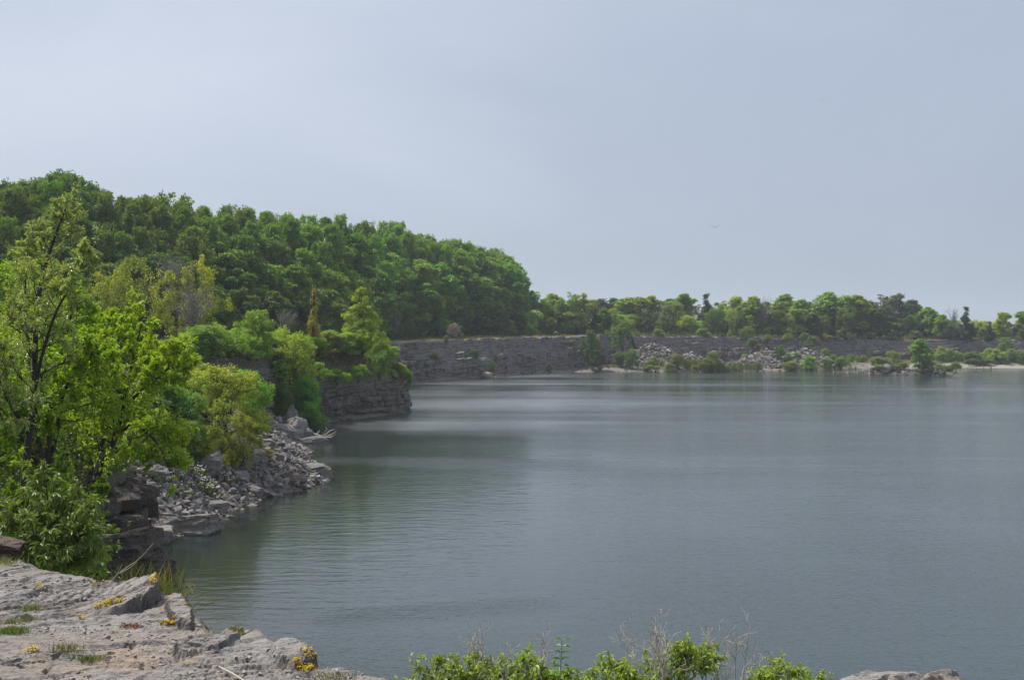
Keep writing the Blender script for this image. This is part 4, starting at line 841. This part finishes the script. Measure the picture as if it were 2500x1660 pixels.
def tree_from(name, stems, Y, label, cat, col, mat, leaf, asp, nside, lside, lv, nl, seed, r0, start=.25, nb=5, spread=.6, up=.05, side_end=.35, group=None, outup=.5, wood='bark', wname='trunk', cname='crown', droop=.25):
    pl = Plant(seed); base = None
    for st in stems:
        pts = [at(a, b, Y+c_) for a, b, c_ in st[0]]; rs = st[1] if len(st) > 1 else 1.0
        if base is None: base = pts[0]
        q = pl.stem(pts, r0*rs, r0*rs*.15)
        n = int(nside*(st[2] if len(st) > 2 else 1)); s0 = st[3] if len(st) > 3 else start
        for i in range(n):
            u = s0+(1-s0)*(i+pl.rng.random())/n; j = min(int(u*(len(q)-1)), len(q)-2); ax = nrm(q[j+1]-q[j])
            a = i*2.4+pl.rng.normal(0, .3); o_ = np.array([math.cos(a), math.sin(a), 0]); o_ = o_-ax*(o_@ax)
            d = nrm(o_+ax*outup+[0, 0, .1]); l = lside*(1-(u-s0)/(1-s0)*(1-side_end))*pl.rng.uniform(.7, 1.2)*(rs**.4)
            pl.twig(q[j], d, l, max(.004, r0*rs*.32*(1-u*.7)), lv, leaf, nl, nb=nb, spread=spread, up=up, droop=droop)
        pl.twig(q[-1], nrm(q[-1]-q[-2]), lside*.4, .006, min(lv, 1), leaf, nl, nb=nb, spread=spread, up=up, droop=droop)
    return pl.build(name, tuple(base), label, cat, col, mat, asp, wood, group, wname=wname, cname=cname)
# silvery willow
tree_from('willow_tree', [([(58, 1215, 0), (66, 1100, 0), (82, 990, 0), (86, 850, .1), (90, 740, 0), (110, 650, .2), (140, 560, .2), (168, 492, .1)], 1, 1.2, .22),
                          ([(84, 960, 0), (98, 880, -.4), (135, 760, -.8), (180, 690, -1), (222, 600, -1.2)], .5, .8, .3), ([(84, 880, 0), (60, 800, .5), (62, 680, .6), (70, 590, .7)], .4, .6, .3),
                          ([(70, 1060, 0), (20, 980, -.7), (-30, 860, -1), (-50, 760, -1)], .5, .9, .3), ([(72, 1040, 0), (30, 1045, -.5), (-10, 1000, -1.), (-60, 960, -1)], .4, .6, .3)], 19,
          'tall slender willow with silvery narrow leaves at the left', 'tree', (.155, .225, .095), 'leaf_silver', .085, .24, 27, .70, 2, 11, 301, .075, nb=4, spread=.55, up=.08)
# multi-stem bright tree behind it
tree_from('broadleaf_tree', [([(112, 1180, 0), (118, 1080, 0), (130, 980, .1), (140, 880, 0), (165, 800, -.2), (185, 730, -.4)], 1, 1.3, .3), ([(116, 1150, 0), (140, 1050, -.6), (152, 960, -1), (190, 900, -1.3), (235, 850, -1.6)], .7, 1.2, .3), ([(110, 1150, 0), (90, 1060, .8), (50, 960, 1.), (30, 850, 1.2)], .7, 1.2, .25),
                             ([(108, 1160, 0), (70, 1090, -1), (10, 1010, -1.5), (-30, 940, -1.5)], .6, 1, .25)], 22.5,
          'many-stemmed bright green tree between the willow and the leaning tree', 'tree', (.135, .24, .016), 'leaf', .085, .42, 20, 1.15, 2, 14, 302, .08, nb=5, spread=.65)
# leaning tree on the outcrop
tree_from('broadleaf_tree', [([(212, 1215, 0), (235, 1165, 0), (272, 1095, -.1), (290, 1040, -.2), (305, 960, -.3), (325, 880, -.4), (345, 790, -.4)], 1, 1.4, .3), ([(285, 1060, -.2), (330, 1030, -.6), (385, 1080, -.9), (415, 1150, -1)], .5, .9, .25), ([(296, 1000, -.3), (350, 950, -.8), (410, 900, -1), (440, 870, -1.)], .55, 1.1, .3),
                             ([(215, 1210, 0), (225, 1140, .4), (260, 1060, .5), (275, 980, .7), (262, 890, .8)], .6, 1.1, .35), ([(300, 980, -.3), (275, 900, .2), (290, 820, .4), (310, 760, .5)], .5, 1.0, .3)], 25.5,
          'leaning bright green tree on the rock bank with boughs over the rubble', 'tree', (.16, .26, .018), 'leaf', .092, .42, 14, 1.15, 2, 15, 303, .095, nb=5, spread=.65, up=.02)
# understorey saplings of the left bank
for i, (px, top, Y, w_) in enumerate([(20, 1010, 24, 1.5), (170, 1010, 27, 1.4), (110, 1080, 21, 1.2), (20, 1130, 17, 1.1), (215, 1110, 24, .9), (-30, 850, 26, 1.8), (250, 930, 29, 1.6), (60, 760, 31, 1.9), (160, 1200, 17.5, .9), (180, 800, 31, 1.8)]):
    lb = ['leafy sapling at the left frame edge behind the willow trunk', 'dark leafy sapling behind the many-stemmed tree', 'low sapling between the willow and the many-stemmed tree', 'low bush at the left frame edge under the willow', 'small bush at the foot of the leaning tree', 'tall sapling cut by the left frame edge', 'sapling behind the leaning tree', 'tall bright sapling behind the willow crown', 'shaded bush on the bank above the rocks', 'tall bright sapling right of the willow crown'][i]
    X = (px-CX)/F*Y; z0 = float(hgt(np.array([X]), np.array([Y]))[0]); pb = HY-(z0-HC)*F/Y
    tree_from('sapling', [([(px, pb+4, 0), (px-8, (pb+top)/2, .1), (px+10, top+20, 0)], 1, 1, .1), ([(px, pb+4, 0), (px+30, (pb+top)/2+20, -.4), (px+50, top+50, -.6)], .7, .8, .1), ([(px, pb+4, 0), (px-30, (pb+top)/2+10, .4), (px-52, top+40, .5)], .7, .8, .1)], Y, lb, 'sapling',
              [(.09, .17, .014), (.07, .14, .012), (.10, .19, .014)][i % 3] if i not in (7, 9, 5) else (.15, .24, .014), 'leaf', .095, .42, 14, w_*.75, 2, 10, 320+i, .035, nb=4, spread=.7, wname='stems', cname='foliage')
# long-leaved bush right behind the ledge
tree_from('shrub', [([(130, 1400, 0), (135, 1330, 0), (120, 1250, .1), (112, 1175, .1)], 1, 1.2, .15), ([(120, 1400, 0), (80, 1340, -.1), (50, 1280, -.2), (15, 1265, -.2)], .8, 1, .15), ([(140, 1400, 0), (165, 1330, 0), (170, 1260, .1), (180, 1215, .1)], .8, 1, .15), ([(140, 1405, 0), (180, 1370, -.1), (190, 1320, -.1), (205, 1290, -.1)], .7, 1, .15), ([(110, 1400, 0), (100, 1370, -.3), (100, 1340, -.4), (90, 1310, -.4)], .7, 1, .1), ([(60, 1390, 0), (40, 1330, .3), (65, 1270, .3), (70, 1220, .3)], .7, 1, .1)], 10.2,
          'bush with long glossy drooping leaves right behind the ledge at the left', 'bush', (.085, .14, .03), 'leaf_gloss', .078, .25, 15, .38, 1, 17, 304, .018, nb=4, spread=.6, up=0, wname='stems', cname='foliage', droop=.7)
# shrubs below the frame
for i, (px, top, Y, w_, k, lb) in enumerate([(1062, 1600, 6.5, 50, 1, 'leafy bush tip poking up at the bottom, leftmost'), (1165, 1588, 6.6, 60, 1.3, 'bushy green shrub at the bottom under the first bare twigs'), (1270, 1592, 6.5, 60, 1.3, 'green shrub at the bottom between the first twigs and the tall shoot'), (1355, 1610, 6.6, 60, 1.2, 'spreading green shrub at the bottom right of the tall shoot'),
                                             (1495, 1590, 6.4, 46, 1.1, 'narrow leafy shrub at the bottom left of the large bare twigs'), (1700, 1556, 6.7, 95, 2.0, 'widest and tallest green shrub along the bottom edge'), (1930, 1594, 6.6, 66, 1.4, 'rightmost green shrub along the bottom edge')]):
    st = []; rg2 = random.Random(i+50)
    for q in range(int(3.4*k+.6)):
        dx = rg2.uniform(-w_, w_); tp_ = top+8+abs(dx)/w_*45+rg2.uniform(0, 26); st.append(([(px+dx*.2, 2050, rg2.uniform(-.1, .1)), (px+dx*.6, 1850, rg2.uniform(-.15, .15)), (px+dx*1.0, tp_+40, rg2.uniform(-.25, .25)), (px+dx*1.05, tp_+14, rg2.uniform(-.25, .25))], 1, 1, .45))
    tree_from('shrub', st, Y, lb, 'bush', (.125, .20, .022), 'leaf_gloss', .042, .36, 12, .21, 1, 8, 400+i, .007, nb=3, spread=.7, up=.04, wname='stems', cname='foliage', droop=.3, wood='bark_grey')
pl = Plant(77)
q = pl.stem([at(1375, 2050, 6.3), at(1368, 1800, 6.3), at(1368, 1640, 6.3), at(1372, 1562, 6.3)], .005, .002)
for i in range(22):
    b = q[-1-int(i*.5)]; s_ = 1 if i % 2 else -1
    pl.P.append(b[None]); pl.A.append(nrm(np.array([[s_, pl.rng.normal(0, .3), .25]]))); pl.N.append(np.array([[0, -.3, 1.]])); pl.L.append(np.array([.055])); pl.C.append(np.array([.2]))
pl.build('shoot', tuple(at(1375, 2050, 6.3)), 'single upright shoot with paired leaves above the bottom shrubs', 'shoot', (.05, .15, .015), 'leaf_gloss', .42, 'bark_grey', wname='stem', cname='leaves')
def twigs(px, top, Y, w_, n, seed, lb, name='bare_shrub'):
    pl = Plant(seed); rg2 = random.Random(seed)
    for q in range(n):
        dx = rg2.uniform(-w_, w_); t0 = top+abs(dx)*.5+rg2.uniform(0, 30)
        s_ = pl.stem([at(px+dx*.1, 2050, Y), at(px+dx*.4, 1800, Y+rg2.uniform(-.2, .2)), at(px+dx*.7, t0+80, Y+rg2.uniform(-.2, .2)), at(px+dx, t0, Y+rg2.uniform(-.2, .2))], .006, .0016, 5)
        for i in range(10):
            j = int(len(s_)*rg2.uniform(.5, .97)); pl.twig(s_[j], nrm(nrm(s_[min(j+1, len(s_)-1)]-s_[j-1])+pl.rng.normal(0, .5, 3)), rg2.uniform(.06, .16), .0022, 1, .0, 0, nb=3, spread=.6)
    pl.P = []
    return pl.build(name, tuple(at(px, 2050, Y)), lb, 'bush', (0, 0, 0), wood='bark_pale', wname='branches')
twigs(1195, 1532, 6.7, 55, 5, 71, 'spray of bare pale twigs above the second bottom shrub')
twigs(1585, 1532, 6.6, 70, 8, 72, 'largest fan of bare pale twigs left of the tallest bottom shrub')
twigs(1790, 1530, 6.9, 60, 6, 73, 'bare pale twigs rising behind the tallest bottom shrub')
twigs(1300, 1545, 6.8, 40, 2, 74, 'thin reddish bare twig beside the upright shoot')
# driftwood
T = Tubes()
for a in [[(742, 1048, 88), (765, 1058, 87), (790, 1066, 86), (808, 1068, 85)], [(790, 1066, 86), (805, 1052, 85.5), (817, 1048, 85)], [(796, 1066, 86), (812, 1060, 85.6), (822, 1051, 85)], [(785, 1064, 86), (798, 1048, 86), (795, 1042, 86)], [(772, 1061, 87), (780, 1052, 87), (781, 1049, 87)], [(806, 1068, 86), (815, 1064, 85.6), (820, 1056, 85)]]:
    T.add([at(*w) for w in a], np.linspace(.07, .025, len(a)), 6)
me = T.mesh('driftwood', M['bark_pale']); tag(link('driftwood', me), 'pale forked driftwood branch sticking out over the water beside the second rock pile', 'driftwood')
# fallen pale branch hanging from golden shrub, stick on ledge
T = Tubes(); x0, y0 = zp(535, 1627); x1, y1 = zp(600, 1668)
T.add([(x0, y0, ledge_h(x0, y0)+.02), ((x0+x1)/2, (y0+y1)/2, ledge_h((x0+x1)/2, (y0+y1)/2)+.03), (x1, y1, ledge_h(x1, y1)+.02)], [.004, .005, .004], 6)
tag(link('stick', T.mesh('stick', M['bark_pale'])), 'thin pale dry stick lying on the ledge near the bottom', 'stick')
# ------------------------------------------------------------------ flowers and tufts on the ledge
def ledge_pt(px, py):
    z = 6.8
    for _ in range(4):
        x, y = zp(px, py, z); i = np.searchsorted(gy, y).clip(0, len(gy)-1); j = np.searchsorted(gx, x).clip(0, len(gx)-1); z = float(LZ[i, j])
    return np.array([x, y, z])
def sedum(px, py, w, d, n, label, seed, red=.5):
    rng = np.random.default_rng(seed); c0 = ledge_pt(px, py); fl = []; Vs = []; Fs = []; k = 0
    e = empty('stonecrop', tuple(c0)); tag(e, label, 'flowers')
    Pn = []; 
    T = Tubes()
    for i in range(n):
        x = c0[0]+rng.uniform(-w, w)/2; y = c0[1]+rng.uniform(-d, d)/2; z = float(LZ[np.searchsorted(gy, y).clip(0, len(gy)-1), np.searchsorted(gx, x).clip(0, len(gx)-1)])
        hh_ = rng.uniform(.01, .032); p_ = np.array([x, y, z]); tp_ = p_+[rng.normal(0, .006), rng.normal(0, .006), hh_]
        T.add([p_-c0-[0, 0, .01], tp_-c0], [.0015, .001], 3)
        if rng.random() < 1-red*.5: fl.append(tp_-c0)
        for q in range(2): Pn.append(p_-c0+rng.normal(0, .012, 3)*[1, 1, .4]+[0, 0, .008])
    link('stems', T.mesh('stems', M['sedum']), e)
    Pn = np.array(Pn); N_ = rng.normal(size=Pn.shape)*.6+[0, 0, 1.]; A_ = rng.normal(size=Pn.shape)+[0, 0, .5]
    link('leaves', leaves_mesh('leaves', Pn, A_, N_, np.full(len(Pn), .014), np.full(len(Pn), .008), rng.random(len(Pn)), M['sedum'], 1), e)
    if fl:
        fl = np.repeat(np.array(fl), 9, 0); fl += rng.normal(0, .005, fl.shape)*[1, 1, .4]; N_ = rng.normal(size=fl.shape)*.4+[0, 0, 1.]; A_ = rng.normal(size=fl.shape)*[1, 1, .3]
        link('blossoms', leaves_mesh('blossoms', fl, A_, N_, np.full(len(fl), .008), np.full(len(fl), .006), rng.random(len(fl)), M['yellow'], 1), e)
    return e
sedum(265, 1486, .17, .05, 46, 'row of yellow stonecrop flowers at the foot of the raised slab', 1, .2)
sedum(322, 1492, .12, .04, 40, 'reddish stonecrop mat right of the yellow flower row', 2, 1.9)
sedum(408, 1452, .06, .05, 20, 'yellow stonecrop tuft at the far rim of the ledge', 3, .2)
sedum(378, 1460, .04, .04, 14, 'small yellow tuft right of the raised slab', 4, .3)
sedum(374, 1472, .06, .04, 14, 'orange yellow tuft just below the small yellow tuft', 10, 1.0)
sedum(412, 1493, .09, .04, 26, 'yellow tuft left of the second broken step', 5, .1)
sedum(740, 1638, .09, .05, 40, 'yellow stonecrop patch at the bottom beside the broken corner', 6, .8)
sedum(762, 1627, .08, .03, 16, 'green yellow stonecrop behind the bottom patch', 7, .1)
sedum(80, 1592, .07, .04, 14, 'faded yellow tuft low at the left of the ledge', 8, .4)
sedum(198, 1517, .03, .03, 6, 'single tiny yellow tuft in the middle of the ledge', 9, .1)
sedum(228, 1424, .03, .03, 6, 'tiny yellow tuft near the back rim of the ledge', 12, .1)
sedum(96, 1451, .02, .02, 4, 'tiniest yellow tuft on the left of the ledge', 13, .1)
sedum(15, 1356, .08, .05, 16, 'reddish yellow tuft by the dark rock at the left frame edge', 14, 1.0)
def tuft(px, py, w, d, n, h0, h1, col, label, seed, Y=None, z=None, lean=.35, bw=.003):
    c0 = ledge_pt(px, py) if Y is None else at(px, py, Y); rng = np.random.default_rng(seed)
    P0 = c0+rng.normal(0, 1, (n, 3))*[w/3, d/3, 0]
    return blades(label, P0, h0, h1, bw, col, seed, 'grass_tuft', lean, 3, 'grass', None, origin=c0)
tuft(28, 1545, .14, .08, 260, .02, .05, (.07, .16, .03), 'bright green moss-like grass tuft at the left of the ledge', 21)
tuft(32, 1520, .10, .05, 60, .02, .05, (.10, .14, .04), 'thin grass just behind the bright green tuft', 22)
tuft(75, 1490, .07, .05, 70, .03, .07, (.12, .19, .06), 'pale wispy grass tuft in the left middle of the ledge', 23)
tuft(222, 1612, .10, .05, 120, .02, .045, (.06, .13, .04), 'short green tuft below the ochre stain', 24)
tuft(150, 1605, .10, .06, 30, .03, .09, (.10, .13, .06), 'thin grey green weeds left of the ochre stain', 25, lean=.3)
tuft(172, 1612, .08, .05, 24, .02, .08, (.10, .14, .06), 'thin weeds between the ochre stain and the short green tuft', 26, lean=.3)
tuft(10, 1380, .2, .1, 70, .05, .11, (.14, .17, .09), 'pale wispy weeds near the back rim at the left frame edge', 27, lean=.4)
tuft(815, 1662, .14, .05, 40, .02, .08, (.12, .15, .08), 'thin pale weeds at the bottom of the ledge tip', 28)
tuft(68, 1515, .05, .05, 40, .02, .05, (.05, .11, .03), 'dark green sprig in the left of the ledge', 29)
# tall grass growing behind the ledge
c0 = at(345, 1440, 8.6); rng = np.random.default_rng(33); n = 110
P0 = c0+np.stack([rng.uniform(-.22, .34, n), rng.uniform(-.2, .3, n), rng.uniform(-.25, -.1, n)], -1)
blades('tall arching grass with seed heads growing behind the ledge over the water', P0, .15, .55, .004, (.09, .12, .03), 34, 'grass_clump', .45, 6, 'grass', None, origin=c0)
pl = Plant(35); b0 = at(262, 1425, 8.4)
for a in [[(262, 1425, 8.4), (300, 1390, 8.4), (340, 1365, 8.4), (375, 1325, 8.4)], [(275, 1418, 8.4), (290, 1395, 8.4), (298, 1377, 8.4)], [(290, 1400, 8.4), (318, 1385, 8.5), (335, 1370, 8.5)]]: pl.stem([at(*w) for w in a], .004, .0015, 5)
pl.build('dry_branch', tuple(b0), 'pale dry forked twig rising behind the ledge beside the tall grass', 'twig', (0, 0, 0), wood='bark_pale', wname='branches')
# moss fringe on the ledge's broken right flank
rng = np.random.default_rng(41); k_ = []
for i in range(500):
    px, py = rng.uniform(400, 560), 0; x, y = zp(px, 1430+(px-400)*.62+rng.uniform(0, 30)); 
    k_.append([x+.05, y+.05, float(LZ[np.searchsorted(gy, y+.05).clip(0, len(gy)-1), np.searchsorted(gx, x+.05).clip(0, len(gx)-1)])])
k_ = np.array(k_); N_ = rng.normal(size=(len(k_)*6, 3)); 
o = link('moss', leaves_mesh('moss', np.repeat(k_, 6, 0)+rng.normal(0, .012, (len(k_)*6, 3)), rng.normal(size=(len(k_)*6, 3)), N_+[0, 0, .5], np.full(len(k_)*6, .016), np.full(len(k_)*6, .01), rng.random(len(k_)*6), M['leaf_warm'], 1)); o.color = (.14, .12, .03, 1)
tag(o, 'brown green moss on the broken right flank of the ledge', 'moss', kind='stuff')
# daisies on the rubble
def daisies(px, Y, w, n, label, seed, hz=.35):
    rng = np.random.default_rng(seed); X = (px-CX)/F*Y; z0 = float(hgt(np.array([X]), np.array([Y]))[0]); e = empty('daisy_clump', (X, Y, z0)); tag(e, label, 'flowers')
    b = rng.normal(0, w/2.5, (n, 3))*[1, 1, 0]; hh_ = rng.uniform(.2, .2+hz, n); zr = hgt(X+b[:, 0], Y+b[:, 1])-z0; b[:, 2] = zr
    o = link('stems', leaves_mesh('stems', np.repeat(b, 4, 0), rng.normal(size=(n*4, 3))*.25+[0, 0, 1], rng.normal(size=(n*4, 3)), np.repeat(hh_, 4), np.full(n*4, .05), rng.random(n*4), M['leaf_reed'], 1), e); o.color = (.07, .12, .03, 1)
    hp = np.repeat(b+np.stack([0*hh_, 0*hh_, hh_], -1), 7, 0); a = rng.uniform(0, 6.28, n*7)
    link('blossoms', leaves_mesh('blossoms', hp, np.stack([np.cos(a), np.sin(a), rng.normal(0, .2, n*7)], -1), np.tile([0, -.4, 1.], (n*7, 1)), np.full(n*7, .045), np.full(n*7, .035), rng.random(n*7), M['white'], 1), e)
for a in [(482, 54, .9, 60, 'white daisy clump left of the upright dark boulder', 1), (505, 52.8, .8, 45, 'white daisies below the upright dark boulder', 2), (555, 55.6, .9, 45, 'white daisy clump right of the upright dark boulder', 3), (440, 51.5, 1.2, 30, 'scattered white flowers low on the gravel left', 4), (428, 58.5, 1.3, 60, 'white flowers among bushes above the gravel', 5)]: daisies(*a)
# ------------------------------------------------------------------ birds
def bird(px, py, Y, span, label, seed, dih=(.45, .25)):
    bm = bmesh.new(); p_ = at(px, py, Y)
    bmesh.ops.create_uvsphere(bm, u_segments=12, v_segments=8, radius=1)
    for v in bm.verts:
        v.co.x *= span*.045; v.co.z *= span*.045; y = v.co.y; v.co.y *= span*.17
        if y > .6: v.co.x *= 1.5; v.co.z *= .4
    me = bpy.data.meshes.new('body'); bm.to_mesh(me); bm.free(); me.materials.append(M['bird'])
    e = empty('gull', tuple(p_)); tag(e, label, 'bird'); link('body', me, e)
    for s_, dd in ((1, dih[0]), (-1, dih[1])):
        xs_ = np.array([0, .18, .36, .5])*span; zz = np.array([0, .10*dd*2, .15*dd*2, .20*dd*2])*span; ch = np.array([.13, .13, .09, .015])*span; yc = np.array([0, -.03, .01, .07])*span
        V = []
        for x_, z_, c_, y_ in zip(xs_, zz, ch, yc):
            for dy_, dz_ in ((-.5, 0), (0, .012*span), (.5, 0), (0, -.008*span)): V.append((s_*x_, y_+dy_*c_, z_+dz_))
        Fq = [[i*4+j, i*4+(j+1) % 4, i*4+4+(j+1) % 4, i*4+4+j] for i in range(3) for j in range(4)]
        link('wing', mesh_np('wing', V, [np.array(Fq+[[12, 13, 14, 15]])], M['bird'], smooth=True), e)
bird(1746, 555, 150, 1.35, 'dark gull with raised wings gliding above the far trees', 1)
bird(2008, 246, 200, .85, 'tiny distant gull high in the sky, upper right', 2, (.05, .12))
# ------------------------------------------------------------------ haze
bm = bmesh.new(); bmesh.ops.create_cube(bm, size=1)
me = bpy.data.meshes.new('haze'); bm.to_mesh(me); bm.free()
m, t = nt('haze_air'); pv = nd(t, 'ShaderNodeVolumePrincipled'); pv.inputs['Color'].default_value = (.82, .89, 1, 1); pv.inputs['Density'].default_value = .00028; pv.inputs['Anisotropy'].default_value = .3
o_ = nd(t, 'ShaderNodeOutputMaterial'); L_(t, pv.outputs[0], o_.inputs['Volume']); me.materials.append(m)
HAZE = True
if HAZE:
    o = link('haze', me, loc=(0, 1645, 44)); o.scale = (7800, 3900, 100); tag(o, 'thin pale haze over the lake and trees', kind='stuff')
# ------------------------------------------------------------------ light, sky, camera
SUN = nrm(np.array([-.60, .34, 1.08]))
el = math.asin(SUN[2]); az = math.atan2(SUN[0], SUN[1])
w = bpy.data.worlds.new('World'); sc.world = w; w.use_nodes = True; t = w.node_tree; t.nodes.clear()
st = nd(t, 'ShaderNodeTexSky', sky_type='NISHITA', sun_disc=False); st.sun_elevation = el; st.sun_rotation = az; st.air_density = 1.2; st.dust_density = 3.0; st.ozone_density = 2.0
tc = nd(t, 'ShaderNodeTexCoord').outputs['Generated']
dp = nd(t, 'ShaderNodeVectorMath', operation='DOT_PRODUCT'); L_(t, tc, dp.inputs[0]); dp.inputs[1].default_value = tuple(SUN)
nz = noise(t, scaled(t, tc, (1, 1, 2.6)), 1.9, 6, .55, .4)
f = math_(t, 'ADD', math_(t, 'MULTIPLY', dp.outputs['Value'], 1.0), math_(t, 'MULTIPLY', math_(t, 'SUBTRACT', nz, .5), .75))
veil = ramp(t, [(.0, (3.9, 4.6, 5.85)), (.35, (4.6, 5.3, 6.6)), (.62, (5.95, 6.55, 7.85)), (.85, (7.1, 7.6, 8.7))], f)
c = mixc(t, .88, st.outputs[0], veil.outputs[0])
bg = nd(t, 'ShaderNodeBackground'); bg.inputs['Strength'].default_value = .1; L_(t, c, bg.inputs['Color'])
L_(t, bg.outputs[0], nd(t, 'ShaderNodeOutputWorld').inputs[0])
sl = bpy.data.lights.new('sun', 'SUN'); sl.energy = 5.0; sl.angle = math.radians(.5); sl.color = (1, .955, .88)
so = bpy.data.objects.new('sun', sl); C.objects.link(so); so.rotation_euler = Vector(-SUN).to_track_quat('-Z', 'Y').to_euler()
cam = bpy.data.cameras.new('camera'); co = bpy.data.objects.new('camera', cam); C.objects.link(co); co.location = (0, 0, HC); co.rotation_euler = (math.pi/2, 0, 0)
cam.sensor_width = 36; cam.lens = F/2500*36; cam.shift_y = -(830-HY)/2500; cam.clip_start = .1; cam.clip_end = 8000; sc.camera = co
sc.view_settings.view_transform = 'Standard'; sc.view_settings.look = 'None'; sc.view_settings.exposure = 0; sc.view_settings.gamma = 1; sc.view_settings.use_curve_mapping = False
sc.cycles.use_denoising = True
sc.cycles.max_bounces = 8; sc.cycles.diffuse_bounces = 3; sc.cycles.transmission_bounces = 4; sc.cycles.transparent_max_bounces = 8; sc.cycles.volume_bounces = 1
